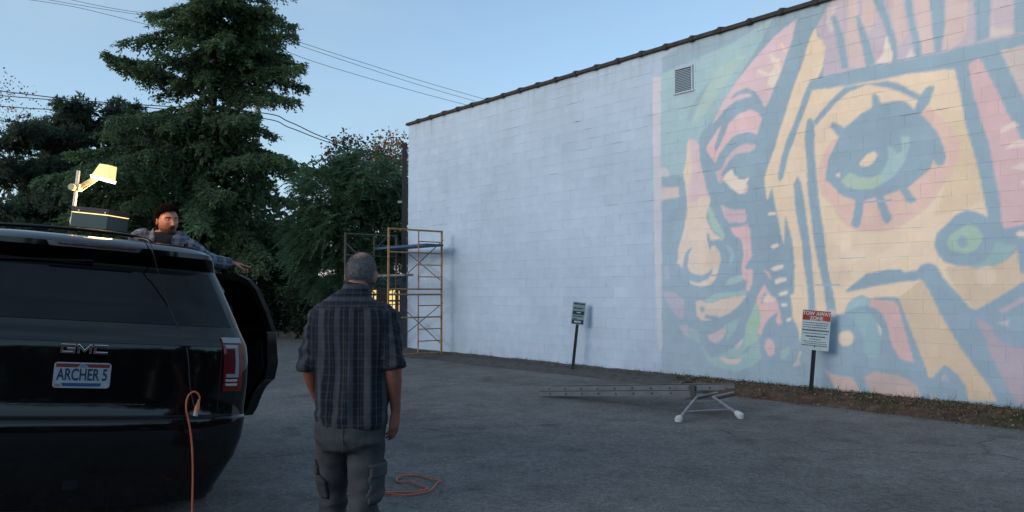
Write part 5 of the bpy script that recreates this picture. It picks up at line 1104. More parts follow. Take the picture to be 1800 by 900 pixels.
# the wood beyond, one mass
def far_wood():
    K = Kites()
    for X0, X1, Y0, Y1, H, n in ((-60, -12.5, 44, 60, 6.5, 26000), (-12.5, -8.6, 62, 74, 5.5, 3500), (-40, -15, 40, 44, 3.4, 9000)):
        P = np.stack([RNG.uniform(X0, X1, n), RNG.uniform(Y0, Y1, n), RNG.uniform(0, 1, n)], 1); top = np.array([H * (1 + .35 * noise.noise(Vector((q[0] * .25, q[1] * .2, 0)))) for q in P]); P[:, 2] *= top
        K.add(P, RNG.normal(0, 1, (n, 3)), RNG.normal(0, 1, (n, 3)), RNG.uniform(.35, .7, n), RNG.uniform(.12, .25, n), np.array((.026, .04, .028)) * RNG.uniform(.6, 1.4, (n, 1)))
    o = K.build('distant_wood', LEAF, None); tag(o, 'dark wood in the far background behind the trees', 'wood', kind='stuff')
    # trees behind the viewpoint, seen only mirrored in the car's black paint
    K = Kites(); n = 15000; a = RNG.uniform(R(150), R(395), n); d = RNG.uniform(26, 34, n); P = np.stack([d * np.cos(a) - 2, d * np.sin(a) + 2, RNG.uniform(0, 1, n)], 1)
    P[:, 2] *= np.array([5.6 * (1 + .35 * noise.noise(Vector((q * 3.0, 3, 0))) + .2 * noise.noise(Vector((q * 11.0, 8, 0)))) for q in a])
    K.add(P, RNG.normal(0, 1, (n, 3)), RNG.normal(0, 1, (n, 3)), RNG.uniform(.7, 1.3, n), RNG.uniform(.3, .5, n), np.array((.016, .026, .018)) * RNG.uniform(.6, 1.4, (n, 1)))
    tag(K.build('distant_wood', LEAF, None), 'dark trees mirrored in the black tailgate of the car', 'wood', kind='stuff')
far_wood()

# ------------------------------------------------------------------ utility pole and cables
def pole():
    q = at(447, 560, 36.0); root = tag(empty('utility_pole', (q.x, 36.0, LOT)), 'grey wooden utility pole half hidden by the spruce', 'utility pole'); m = mat('pole_wood', (.42, .40, .38), .9, noise_=(5, .6, 1.2))
    MB().tube([(0, 0, -.3), (0, 0, 13.9)], [.17, .12], 14).build('pole_shaft', m, root, smooth=True)
    MB().box((0, -.15, 13.2), (2.2, .1, .12)).build('cross_arm', m, root)
    for x in (-1, -.45, 1): MB().lathe([(0, .03), (.05, .05), (.1, .045), (.13, .02)], 'z', 8, (x, -.15, 13.26)).build('insulator', mat('insulator_grey', (.2, .2, .2), .3), root, smooth=True)
pole()
def cables():
    m = mat('cable_black', (.012, .012, .014), .6)
    def run(pts, r, label):
        Q = [at(*p) for p in pts]; c = Q[0]
        o = MB().tube([q - c for q in spline(Q, 8)], r, 5).build('utility_cable', m, None, smooth=True); o.location = c; tag(o, label, 'cable')
    run([(-60, -14, 37), (120, 10, 36.5), (298, 51, 36), (447, 62, 36), (533, 102, 37), (720, 158, 40), (900, 205, 44)], .011, 'lowest of the three thin wires at the top, passing behind the spruce')
    run([(40, -8, 37), (200, 19, 36.5), (307, 34, 36), (447, 52, 36), (467, 60, 36.2), (720, 144, 40), (900, 196, 44)], .011, 'middle of the three thin wires at the top, passing behind the spruce')
    run([(80, -10, 37), (200, 15, 36.5), (307, 29, 36), (447, 47, 36), (462, 53, 36.2), (720, 136, 40), (900, 188, 44)], .011, 'uppermost of the three thin wires at the top, passing behind the spruce')
    run([(-60, 153, 38), (0, 160, 37.7), (170, 179, 37), (447, 197, 36), (508, 214, 36.5), (560, 238, 37), (640, 268, 38), (700, 286, 39)], .024, 'upper thick cable left of the pine, over the drooping tree at right')
    run([(-60, 162, 38), (0, 168, 37.7), (170, 182, 37), (447, 206, 36), (508, 224, 36.5), (560, 244, 37), (625, 266, 38), (700, 290, 39)], .022, 'middle thick cable left of the pine')
    run([(-60, 181, 38), (0, 187, 37.7), (120, 194, 37), (300, 200, 36.5), (447, 208, 36)], .022, 'lowest thick cable left of the pine')
    run([(655, 292, 25), (680, 282, 23.6), (709, 266, 22.0)], .013, 'short dark cable sloping up to the mast at the wall corner')
cables()

# ------------------------------------------------------------------ what shows through the gap beside the wall
def background():
    q = at(690, 560, 46.0); root = tag(empty('shop_building', (q.x, 46.0, LOT)), 'distant lit shop front glimpsed between scaffold and trees', 'building')
    MB().box((-1.0, 2.5, 1.9), (8, 5, 3.8)).build('wall', mat('shop_wall', (.07, .05, .045), .9, noise_=(5, .7, 1.2)), root)
    MB().box((-1.0, -.08, 2.3), (8.06, .16, .5)).build('fascia', mat('fascia_blue', (.03, .11, .24), .5), root)
    MB().box((.55, -.14, 2.95), (.9, .16, .7)).build('sign_board', mat('lit_sign', (.8, .75, .75), .5, emit=((1, .88, .88), .42)), root)
    MB().box((-3.6, -.14, 2.75), (1.3, .16, .42)).build('sign_board', mat('lit_sign', (.8, .75, .75), .5), root)
    for i, (x, w) in enumerate(((.62, .5), (0.0, .42), (-1.2, .5), (-2.3, .6), (-3.4, .7))):
        wn = MB().box((x, -.05, 1.15), (w, .1, 1.35)).build('window', mat('lit_window', (.8, .65, .3), .5, emit=((1, .74, .26), .5)), root)
        MB().box((x, -.12, 1.2), (.05, .05, 1.4)).build('mullion', mat('mullion_brown', (.10, .04, .03), .7), wn)
        MB().box((x, -.12, 1.5), (w, .05, .06)).build('mullion', mat('mullion_brown', (.10, .04, .03), .7), wn)
    b = at(700, 560, 42.0)
    f = tag(empty('board_fence', (b.x - 1.5, 42.0, LOT)), 'brown picket fence in front of the distant shop', 'fence')
    for i in range(9): MB().box((-1.6 + i * .5, 0, .75), (.12, .05, 1.5)).build('picket', mat('fence_brown', (.11, .05, .035), .8), f)
    for z in (.4, 1.2): MB().box((.4, .05, z), (4.4, .05, .1)).build('rail', mat('fence_brown', (.11, .05, .035), .8), f)
background()

# ------------------------------------------------------------------ people
def union_mesh(parts, voxel, smooth=4, fac=.5):
    V = []; F = []
    for v, f in parts: b = len(V); V += [tuple(map(float, q)) for q in v]; F += [tuple(b + i for i in g) for g in f]
    me = bpy.data.meshes.new('tmp'); me.from_pydata(V, [], F); me.update()
    bm = bmesh.new(); bm.from_mesh(me); bmesh.ops.recalc_face_normals(bm, faces=bm.faces); bm.to_mesh(me); bm.free()
    o = bpy.data.objects.new('tmp', me); COL.objects.link(o)
    r = o.modifiers.new('r', 'REMESH'); r.mode = 'VOXEL'; r.voxel_size = voxel; r.use_smooth_shade = True
    if smooth: s = o.modifiers.new('s', 'SMOOTH'); s.factor = fac; s.iterations = smooth
    bpy.context.view_layer.update(); out = bpy.data.meshes.new_from_object(o.evaluated_get(bpy.context.evaluated_depsgraph_get()))
    bpy.data.objects.remove(o); bpy.data.meshes.remove(me); return out
def coords(me):
    a = np.empty(len(me.vertices) * 3, np.float32); me.vertices.foreach_get('co', a); return a.reshape(-1, 3).astype(float)
def normals(me):
    a = np.empty(len(me.vertices) * 3, np.float32); me.vertices.foreach_get('normal', a); return a.reshape(-1, 3).astype(float)
def set_coords(me, V): me.vertices.foreach_set('co', V.astype(np.float32).ravel()); me.update()
def set_col(me, name, C):
    a = me.color_attributes.new(name, 'FLOAT_COLOR', 'POINT'); q = np.ones((len(C), 4), np.float32); q[:, :C.shape[1]] = C; a.data.foreach_set('color', q.ravel())
def oloft(pts, secs, lat, n=20):
    """oriented loft: pts centres, secs (half width along lat, half depth), lat lateral direction(s)"""
    pts = [Vector(p) for p in pts]; m = len(pts); V = []; F = []; lats = lat if isinstance(lat, list) else [lat] * m
    for i, p in enumerate(pts):
        t = (pts[min(i + 1, m - 1)] - pts[max(i - 1, 0)]).normalized(); a = Vector(lats[i]); a = (a - t * a.dot(t)).normalized(); b = t.cross(a); w, d = secs[i]
        for k in range(n):
            th = 2 * math.pi * k / n; c, s = math.cos(th), math.sin(th); e = .82
            V.append(p + a * (w * math.copysign(abs(c) ** e, c)) + b * (d * math.copysign(abs(s) ** e, s)))
    for i in range(m - 1):
        for k in range(n): F.append((i * n + k, i * n + (k + 1) % n, (i + 1) * n + (k + 1) % n, (i + 1) * n + k))
    F.append(tuple(range(n))[::-1]); F.append(tuple((m - 1) * n + k for k in range(n))); return V, F
def ball(c, r, M=None, n=16):
    V = []; F = []; c = Vector(c)
    for j in range(1, n):
        ph = math.pi * j / n
        for k in range(n): th = 2 * math.pi * k / n; q = Vector((r[0] * math.sin(ph) * math.cos(th), r[1] * math.sin(ph) * math.sin(th), r[2] * math.cos(ph))); V.append(c + (M @ q if M is not None else q))
    for j in range(n - 2):
        for k in range(n): F.append((j * n + k, j * n + (k + 1) % n, (j + 1) * n + (k + 1) % n, (j + 1) * n + k))
    F.append(tuple(range(n))); F.append(tuple((n - 2) * n + k for k in range(n))[::-1]); return V, F

def G(x, z, cx, cz, sx, sz): return np.exp(-((x - cx) / sx) ** 2 - ((z - cz) / sz) ** 2)
def head_shape(P, jaw=1.0, mouth=0.0):
    """P unit directions (x right, y face, z up) to head surface points"""
    x, y, z = P[:, 0].copy(), P[:, 1].copy(), P[:, 2].copy()
    X = .076 * x; Y = np.where(y > 0, .094, .100) * y; Z = np.where(z > 0, .112, .120) * z
    low = np.clip(-Z / .12, 0, 1); X *= 1 - .30 * low ** 1.5 * jaw; front = np.clip(Y / .09, 0, 1)
    Y = np.where(Y < 0, Y * (1 - .42 * np.clip((-Z - .02) / .1, 0, 1)), Y)           # nape tucks in
    Y += .012 * low * front                                                      # chin forward
    X *= 1 + .05 * np.clip(Z / .1, 0, 1) * (1 - np.clip(Z / .1, 0, 1)) * 2
    f = np.clip((Y - .02) / .05, 0, 1)
    d = .007 * G(X, Z, 0, .034, .05, .012) - .012 * (G(X, Z, .031, .014, .017, .012) + G(X, Z, -.031, .014, .017, .012))
    d += .016 * G(X, Z, 0, -.004, .009, .024) + .020 * G(X, Z, 0, -.024, .013, .012) + .007 * (G(X, Z, .013, -.028, .009, .008) + G(X, Z, -.013, -.028, .009, .008))
    d += .006 * (G(X, Z, .046, -.012, .018, .016) + G(X, Z, -.046, -.012, .018, .016)) + .006 * G(X, Z, 0, -.052, .022, .006) + .006 * G(X, Z, 0, -.070, .02, .006) - .004 * G(X, Z, 0, -.081, .02, .005)
    d += .008 * G(X, Z, 0, -.098, .022, .014) - mouth * G(X, Z, 0, -.061, .016, .0085)
    return np.stack([X, Y + d * f, Z], 1)
def sphere_dirs(n=64):
    V = []; F = []
    for j in range(n + 1):
        ph = math.pi * j / n
        for k in range(n * 2): th = math.pi * k / n; V.append((math.sin(ph) * math.cos(th), math.sin(ph) * math.sin(th), math.cos(ph)))
    m = 2 * n
    for j in range(n):
        for k in range(m): F.append((j * m + k, j * m + (k + 1) % m, (j + 1) * m + (k + 1) % m, (j + 1) * m + k))
    return np.array(V), F

def finger(base, dirs, L, r, nrm):
    """chain of three phalanges"""
    P = [Vector(base)]; 
    for d, l in zip(dirs, (.45, .31, .24)): P.append(P[-1] + Vector(d).normalized() * L * l)
    Q = spline(P, 3); return tube_geo(Q, [r * (1 - .22 * i / (len(Q) - 1)) for i in range(len(Q))], 10)
def hand(wrist, d, palm, thumb_side, curls, S=1.0, spread=.12):
    """d: towards the fingers, palm: palm normal (fingers curl towards it), thumb_side: direction of the thumb; curls: bend per finger in radians per joint (index..little)"""
    d = Vector(d).normalized(); palm = Vector(palm); palm = (palm - d * palm.dot(d)).normalized(); ts = Vector(thumb_side); ts = (ts - d * ts.dot(d) - palm * ts.dot(palm)).normalized()
    w = Vector(wrist); out = [oloft([w - d * .02, w + d * .02, w + d * .05, w + d * .085, w + d * .097], [(.026, .019), (.032, .019), (.039, .018), (.041, .015), (.036, .011)], ts, 14)]
    for i, (k, L) in enumerate(((.029, .078), (.0098, .086), (-.0098, .080), (-.028, .064))):
        b = w + d * (.088 - .006 * abs(i - 1)) * S + ts * k; c = curls[i]; sd = ts * (spread * (1.2 - i * .8) / 1.2)
        dirs = []
        for j in range(3):
            a = c * (j + .6); dirs.append((d * math.cos(a) + palm * math.sin(a)) + sd * (.6 if j == 0 else .3))
        out.append(finger(b, dirs, L * S, .0088 if i < 3 else .0078, palm))
    tb = w + d * .028 + ts * .030 + palm * .006; tc = curls[4]
    dirs = [d * .62 + ts * (.75 - tc * .5) + palm * (.25 + tc * .3), d * .85 + ts * (.38 - tc * .5) + palm * (.2 + tc * .3), d * .95 + ts * .15 + palm * (.2 + tc * .3)]
    out.append(tube_geo(spline([tb, tb + dirs[0].normalized() * .04, tb + dirs[0].normalized() * .04 + dirs[1].normalized() * .033, tb + dirs[0].normalized() * .04 + dirs[1].normalized() * .033 + dirs[2].normalized() * .025], 3), [.0135 - .0005 * i for i in range(10)], 10))
    return out

def seg_dist(P, a, b):
    a, b = np.array(a), np.array(b); ab = b - a; t = np.clip(((P - a) @ ab) / (ab @ ab), 0, 1); q = a + t[:, None] * ab; return np.linalg.norm(P - q, axis=1), t

def plaid_material(name, dark, light, pale, period, cross, thread=.35):
    m = bpy.data.materials.new(name); m.use_nodes = True; nt = m.node_tree; N = nt.nodes; L = nt.links; b = N['Principled BSDF']
    a = N.new('ShaderNodeAttribute'); a.attribute_name = 'weave'; sp = N.new('ShaderNodeSeparateColor'); L.new(a.outputs['Color'], sp.inputs[0])
    def mth(op, x, y=None):
        q = N.new('ShaderNodeMath'); q.operation = op
        for i, s in enumerate((x, y)):
            if s is None: continue
            if isinstance(s, (int, float)): q.inputs[i].default_value = s
            else: L.new(s, q.inputs[i])
        return q.outputs[0]
    def band(src, per, width, ph):
        f = mth('FRACT', mth('ADD', mth('DIVIDE', src, per), ph)); d = mth('ABSOLUTE', mth('SUBTRACT', f, .5)); r = N.new('ShaderNodeMapRange'); r.inputs['From Min'].default_value = width; r.inputs['From Max'].default_value = width * .7; r.inputs['To Min'].default_value = 0; r.inputs['To Max'].default_value = 1
        L.new(d, r.inputs['Value']); return r.outputs[0]
    u, v = sp.outputs[0], sp.outputs[1]
    bu = mth('ADD', mth('MULTIPLY', band(u, period, .20, .0), .62), mth('MULTIPLY', band(u, period, .05, .5), .42)); bu = mth('ADD', bu, mth('MULTIPLY', band(u, period * .5, .05, .12), .25))
    bv = mth('ADD', mth('MULTIPLY', band(v, cross, .16, .0), thread), mth('MULTIPLY', band(v, cross, .04, .5), thread * .7))
    mx = N.new('ShaderNodeMix'); mx.data_type = 'RGBA'; mx.inputs['A'].default_value = (*dark, 1); mx.inputs['B'].default_value = (*light, 1); mx.clamp_factor = True; L.new(mth('MINIMUM', bu, 1.0), mx.inputs['Factor'])
    m2 = N.new('ShaderNodeMix'); m2.data_type = 'RGBA'; m2.inputs['B'].default_value = (*pale, 1); L.new(mx.outputs['Result'], m2.inputs['A']); L.new(bv, m2.inputs['Factor'])
    tc = N.new('ShaderNodeTexCoord'); nz = N.new('ShaderNodeTexNoise'); nz.inputs['Scale'].default_value = 24; nz.inputs['Detail'].default_value = 5; L.new(tc.outputs['Object'], nz.inputs['Vector'])
    r = N.new('ShaderNodeMapRange'); r.inputs['From Min'].default_value = .3; r.inputs['From Max'].default_value = .7; r.inputs['To Min'].default_value = .8; r.inputs['To Max'].default_value = 1.15; L.new(nz.outputs['Fac'], r.inputs['Value'])
    s = N.new('ShaderNodeVectorMath'); s.operation = 'SCALE'; L.new(m2.outputs['Result'], s.inputs[0]); L.new(r.outputs[0], s.inputs['Scale']); L.new(s.outputs[0], b.inputs['Base Color'])
    b.inputs['Roughness'].default_value = .9; b.inputs['Specular IOR Level'].default_value = .15; b.inputs['Sheen Weight'].default_value = .05
    bp = N.new('ShaderNodeBump'); bp.inputs['Strength'].default_value = .25; bp.inputs['Distance'].default_value = .003; n2 = N.new('ShaderNodeTexNoise'); n2.inputs['Scale'].default_value = 160; L.new(tc.outputs['Object'], n2.inputs['Vector']); L.new(n2.outputs['Fac'], bp.inputs['Height']); L.new(bp.outputs[0], b.inputs['Normal'])
    return m
def folds(P, N_, amp, scale, seed, stretch=(1, 1, .35)):
    s = np.array(stretch) * scale; w = np.array([noise.noise(Vector(q * s + seed)) for q in P]); w2 = np.array([noise.noise(Vector(q * s * 2.3 + seed + 9)) for q in P])
    ridge = 1 - np.abs(w) * 2.2; return P + N_ * (amp * (.75 * ridge + .5 * w2 - .4))[:, None]
def make_head(C, Rm, jaw, mouth):
    D, F = sphere_dirs(56); H = head_shape(D, jaw, mouth); V = (np.array(Rm) @ H.T).T + np.array(C); return V, F, H
def fibres(name, H, F, prob, n, Rm, C, L, w, col, m, parent, lie=.6, down=.5):
    """short hairs standing on the scalp where prob allows"""
    F = np.array(F); a = H[F[:, 0]]; area = np.linalg.norm(np.cross(H[F[:, 1]] - a, H[F[:, 3]] - a), axis=1) * prob[F].mean(1); pick = RNG.choice(len(F), n, p=area / area.sum()); f = F[pick]; u, v = RNG.random((2, n, 1))
    B = (H[f[:, 0]] * (1 - u) + H[f[:, 1]] * u) * (1 - v) + (H[f[:, 3]] * (1 - u) + H[f[:, 2]] * u) * v; N_ = unit(B * np.array((1, .8, .75))); B = B - N_ * .002
    D = N_ * (1 - lie) + (-UP * down + RNG.normal(0, .35, (n, 3))) * lie; rot = np.array(Rm); K = Kites()
    K.add((rot @ B.T).T + np.array(C), (rot @ D.T).T, RNG.normal(0, 1, (n, 3)), RNG.uniform(.6, 1.2, n) * L, w, col * RNG.uniform(.55, 1.5, (n, 1))); return K.build(name, m, parent)
SKIN_A = mat('skin_weathered', (.24, .115, .082), .55, spec=.35, attr='tint', noise_=(40, .88, 1.1), bump=(120, .2, .002))

# ---- the man walking away: joints measured from his feet, he faces +y
def man_walking():
    ox, oy = -.80, 4.02; oz = ground_z(ox, oy) + .01
    root = tag(empty('person', (ox, oy, oz), (0, 0, R(-3))), 'person in dark plaid shirt and cargo trousers seen from behind', 'person'); root.scale = (.955, 1, 1)
    hc = Vector((.032, .035, 1.675)); Rm = Matrix.Rotation(R(-5), 3, 'Z') @ Matrix.Rotation(R(-6), 3, 'X') @ Matrix.Rotation(R(3), 3, 'Y')
    X = Vector((1, 0, 0)); parts = []
    V, F, H = make_head(hc, Rm, .9, 0); parts.append((V, F))
    for s in (-1, 1): parts.append(ball(hc + Rm @ Vector((s * .080, -.008, -.012)), (.010, .019, .033), Rm @ Matrix.Rotation(R(-22 * s), 3, 'Z') @ Matrix.Rotation(R(-10), 3, 'X'), 12))
    parts.append(oloft([(.03, .005, 1.66), (.025, -.012, 1.58), (.012, -.015, 1.53), (0, -.01, 1.46)], [(.054, .058), (.056, .058), (.066, .062), (.12, .08)], X))
    parts.append(oloft([(0, -.01, 1.48), (0, 0, 1.30), (0, 0, 1.1), (0, 0, .95), (-.02, 0, .86)], [(.15, .08), (.165, .10), (.155, .10), (.16, .11), (.15, .10)], X))
    # right arm hangs, left forearm reaches forward to the front pocket
    RS, RE, RW = (.162, -.005, 1.472), (.218, -.035, 1.225), (.226, .02, .99); LS, LE, LW = (-.162, -.005, 1.468), (-.218, -.03, 1.215), (-.208, .12, 1.0)
    for S_, E_, W_ in ((RS, RE, RW), (LS, LE, LW)):
        parts.append(tube_geo(spline([S_, E_], 5), [.058, .054, .05, .047, .045, .043], 14)); parts.append(tube_geo(spline([E_, W_], 6), [.045, .047, .045, .040, .034, .029, .027], 14))
    parts += hand(RW, (-.12, .10, -1), (-.75, .35, 0), (.1, 1, .1), (.26, .34, .40, .46, .25)); parts += hand(LW, (.15, .45, -.8), (.6, -.2, -.1), (.2, .6, .5), (.35, .4, .4, .4, .2))
    HL, KL, AL = (-.098, .0, .88), (-.132, .13, .50), (-.140, .10, .10); HR, KR, AR = (.076, 0, .88), (.076, -.02, .50), (.062, -.16, .12)
    for a, k, f in ((HL, KL, AL), (HR, KR, AR)): parts.append(tube_geo(spline([a, k, f], 5), [.085, .08, .074, .066, .058, .054, .056, .054, .046, .038, .036], 14))
    me = union_mesh(parts, .0055, 3)
    P = coords(me); loc = (np.array(Rm).T @ (P - np.array(hc)).T).T
    base = np.array((.27, .135, .10)); C = np.tile(base, (len(P), 1)); arm = P[:, 2] < 1.3; C[arm] = (.25, .095, .066); C[(P[:, 2] < 1.62) & (P[:, 2] > 1.3)] = (.14, .064, .047)  # neck darker: sun tan plus shadow put into the skin colour
    nzv = np.array([noise.noise(Vector(q * 22)) for q in P]); C *= (1 + .10 * nzv)[:, None]; bald = np.exp(-((loc[:, 0]) / .045) ** 2 - ((loc[:, 1] + .045) / .05) ** 2) * (loc[:, 2] > .03)
    C = C * (1 - .35 * bald[:, None]) + np.array((.42, .20, .16)) * (.35 * bald[:, None]); set_col(me, 'tint', C)
    link_mesh('body', me, SKIN_A, root, True)
    # close-cropped grey hair, bald on the crown
    D, F = sphere_dirs(56); Hh = head_shape(D, .9, 0); x, y, z = Hh.T
    edge = np.array([noise.noise(Vector(q * 70)) for q in Hh]) * .010; cover = np.clip((.055 - y + edge) / .03, 0, 1) * np.clip((z + .103 + edge) / .03, 0, 1); cover *= 1 - np.clip(1.35 - np.sqrt((x / .040) ** 2 + ((y + .022) / .058) ** 2) + edge * 18, 0, 1) * (z > .02)
    cover *= 1 - np.clip(1 - np.sqrt((y + .002) ** 2 + (z + .022) ** 2) / .034, 0, 1) * (np.abs(x) > .05)
    nzh = np.array([noise.noise(Vector(q * 90)) for q in Hh]); thick = -.0045 + .0072 * cover + .0014 * nzh * cover
    Hv = Hh + unit(Hh) * thick[:, None]; keep = cover > .45; F2 = [f for f in F if all(keep[i] for i in f)]; Fall = F
    Vh = (np.array(Rm) @ Hv.T).T + np.array(hc); hm = bpy.data.meshes.new('hair'); hm.from_pydata([tuple(v) for v in Vh], [], F2); hm.update()
    grey = np.array((.135, .132, .128)); lowd = np.clip((-z + .0) / .09, 0, 1)[:, None]; set_col(hm, 'tint', grey * (1 - .55 * lowd) * (1 + .25 * nzh[:, None]) * (.75 + .25 * cover[:, None]))
    link_mesh('hair', hm, mat('cropped_hair', (.1, .1, .1), .85, spec=.2, attr='tint', noise_=(260, .6, 1.35), bump=(300, .7, .004)), root, True)
    fibres('hair_stubble', Hh, Fall, np.clip(cover, 0, 1) ** 1.3, 15000, Rm, hc, .011, .0008, np.array((.19, .185, .18)), mat('grey_fibre', (.1, .1, .1), .8, spec=.2, attr='tint'), root)
    # shirt
    sp = [oloft([(-.004, 0, .925), (-.003, 0, .965), (0, 0, 1.05), (.0, 0, 1.18), (0, -.005, 1.32), (0, -.012, 1.43), (.002, -.015, 1.485), (.005, -.015, 1.522), (.010, -.014, 1.552), (.014, -.012, 1.580)],
          [(.187, .135), (.192, .140), (.196, .140), (.194, .135), (.197, .130), (.196, .122), (.188, .112), (.162, .100), (.118, .088), (.078, .078)], X, 28)]
    sl = []
    for s, S_, E_ in ((1, RS, RE), (-1, LS, LE)):
        S_, E_ = Vector(S_), Vector(E_); q = E_ + (E_ - S_).normalized() * .004
        sp.append(tube_geo(spline([S_ + Vector((-s * .05, 0, .01)), S_ + Vector((s * .01, 0, -.012)), S_.lerp(E_, .5) + Vector((s * .006, 0, 0)), q], 5), [.050, .056, .060, .063, .065, .066, .066, .066, .065, .065, .064, .064, .063, .063, .063, .063], 18)); sl.append((S_, q))
        for t in (.0, .04): qq = q - (q - S_).normalized() * t; ax = (q - S_).normalized(); sp.append(tube_geo([qq - ax * .018, qq, qq + ax * .018], [.063, .069, .063], 18))    # rolled cuffs
    sp.append(oloft([(.014, -.014, 1.55), (.019, -.012, 1.585), (.023, -.010, 1.612), (.025, -.008, 1.624)], [(.082, .080), (.071, .073), (.067, .071), (.066, .070)], X, 24))           # collar
    me = union_mesh(sp, .0085, 3); P = coords(me); N_ = normals(me)
    amp = np.where(P[:, 2] > 1.50, .006, .018) * np.clip((P[:, 2] - .93) / .08, .12, 1); Q = folds(P, N_, 1.0, 7, 3.0, (1.2, 1.0, .28)); P = P + (Q - P) * amp[:, None]
    Q = folds(P, N_, 1.0, 9, 31.0, (.5, .5, 1.5)); lowz = np.clip((1.12 - P[:, 2]) / .15, 0, 1) * .6 + np.clip((np.abs(P[:, 0]) - .19) / .03, 0, 1); P = P + (Q - P) * (.018 * np.clip(lowz, 0, 1) * np.clip((P[:, 2] - .93) / .05, .08, 1))[:, None]
    P[:, 2] += np.clip((1.02 - P[:, 2]) / .09, 0, 1) * (.006 * np.sin(P[:, 0] * 26 + 1) - .018 * np.cos(P[:, 0] * 9))
    yoke = P[:, 2] > 1.495 + .018 * np.cos(P[:, 0] * 8); edge = np.exp(-((P[:, 2] - (1.495 + .018 * np.cos(P[:, 0] * 8))) / .008) ** 2) * (P[:, 1] < 0); P += N_ * (.0035 * edge)[:, None]
    set_coords(me, P); u = np.arctan2(P[:, 0], -P[:, 1] + .02) * .165 + .012; v = P[:, 2].copy(); W2 = np.stack([u, v, 0 * u], 1)
    yk = yoke & (np.abs(P[:, 0]) < .185); W2[yk] = np.stack([P[yk, 2] * 1.35 + .02, P[yk, 0], 0 * P[yk, 0]], 1)
    for (a, b), s in zip(sl, (1, -1)):
        d, t = seg_dist(P, a, b); m_ = (s * P[:, 0] > .186) & (P[:, 2] < 1.49) & (P[:, 2] > 1.1) & (d < .1); rel = P[m_] - np.array(a.lerp(b, .5)); W2[m_] = np.stack([np.arctan2(rel[:, 0], -rel[:, 1]) * .075, P[m_, 2] + rel[:, 0] * .4, 0 * t[m_]], 1)
    set_col(me, 'weave', W2 + 1.0)
    shirt = link_mesh('shirt', me, plaid_material('plaid_dark', (.011, .014, .021), (.068, .077, .092), (.075, .084, .098), .083, .040, .16), root, True)
    # trousers
    tp = [oloft([(-.006, 0, .99), (-.008, 0, .93), (-.012, 0, .86), (-.014, .0, .80)], [(.178, .125), (.184, .135), (.183, .135), (.15, .11)], X, 24)]
    for (a, k, f), rr in (((HL, KL, AL), .93), ((HR, KR, AR), 1.0)):
        a, k, f = Vector(a), Vector(k), Vector(f); pth = spline([a + Vector((0, 0, -.02)), a.lerp(k, .5), k, k.lerp(f, .5), f + Vector((0, 0, -.02))], 4)
        tp.append(tube_geo(pth, [r * rr for r in (.096, .096, .095, .093, .091, .088, .085, .083, .081, .080, .079, .078, .077, .077, .077, .078, .079)], 20))
    me = union_mesh(tp, .0085, 3); P = coords(me); N_ = normals(me)
    kn = .5 + .9 * np.exp(-((P[:, 2] - .50) / .12) ** 2) + .6 * np.exp(-((P[:, 2] - .80) / .06) ** 2); Q = folds(P, N_, 1.0, 8, 50.0, (.55, .55, 1.25)); P = P + (Q - P) * (.015 * kn)[:, None]; set_coords(me, P)
    tm = mat('cargo_cloth', (.058, .060, .066), .9, spec=.15, noise_=(9, .7, 1.2), bump=(90, .3, .003)); tr = link_mesh('trousers', me, tm, root, True)
    for s, ctr in ((1, (.076 + .074, -.015, .64)), (-1, (-.118 - .070, .07, .64))):
        pk = None
        for nm, z0, z1, off in (('cargo_pocket', .545, .735, .012), ('pocket_flap', .675, .745, .019)):
            bm = bmesh.new(); bm.from_mesh(me); bm.normal_update()
            kill = [f for f in bm.faces if not (s * (f.calc_center_median().x - ctr[0]) > -.055 and abs(f.calc_center_median().y - ctr[1]) < .078 and z0 < f.calc_center_median().z < z1)]
            bmesh.ops.delete(bm, geom=kill, context='FACES')
            for v in bm.verts: v.co += v.normal * (off if not v.is_boundary else off * .35)
            m2 = bpy.data.meshes.new(nm); bm.to_mesh(m2); bm.free(); m2.materials.clear(); o2 = link_mesh(nm, m2, tm, pk or tr, True); o2.modifiers.new('thickness', 'SOLIDIFY').thickness = .006; pk = pk or o2
    MB().box((-.010, -.138, .88), (.004, .006, .14)).build('seat_seam', tm, tr)
    bt = mat('boot_leather', (.03, .024, .02), .6)
    for f in (AL, AR):
        sh = union_mesh([oloft([(f[0], f[1] - .05, .045), (f[0], f[1] + .03, .05), (f[0], f[1] + .12, .04), (f[0], f[1] + .20, .03)], [(.036, .045), (.043, .05), (.048, .036), (.036, .026)], X, 16), tube_geo([(f[0], f[1] - .005, .04), (f[0], f[1] - .005, .16)], [.05, .046], 14)], .008, 2)
        b = link_mesh('shoe', sh, bt, root, True); MB().prism([(f[0] - .05, f[1] - .095), (f[0] + .05, f[1] - .095), (f[0] + .053, f[1] + .12), (f[0] + .03, f[1] + .225), (f[0] - .03, f[1] + .225), (f[0] - .053, f[1] + .12)], -.006, .018, lambda x, y, z: (x, z, y)).build('sole', RUBBER, b)
man_walking()

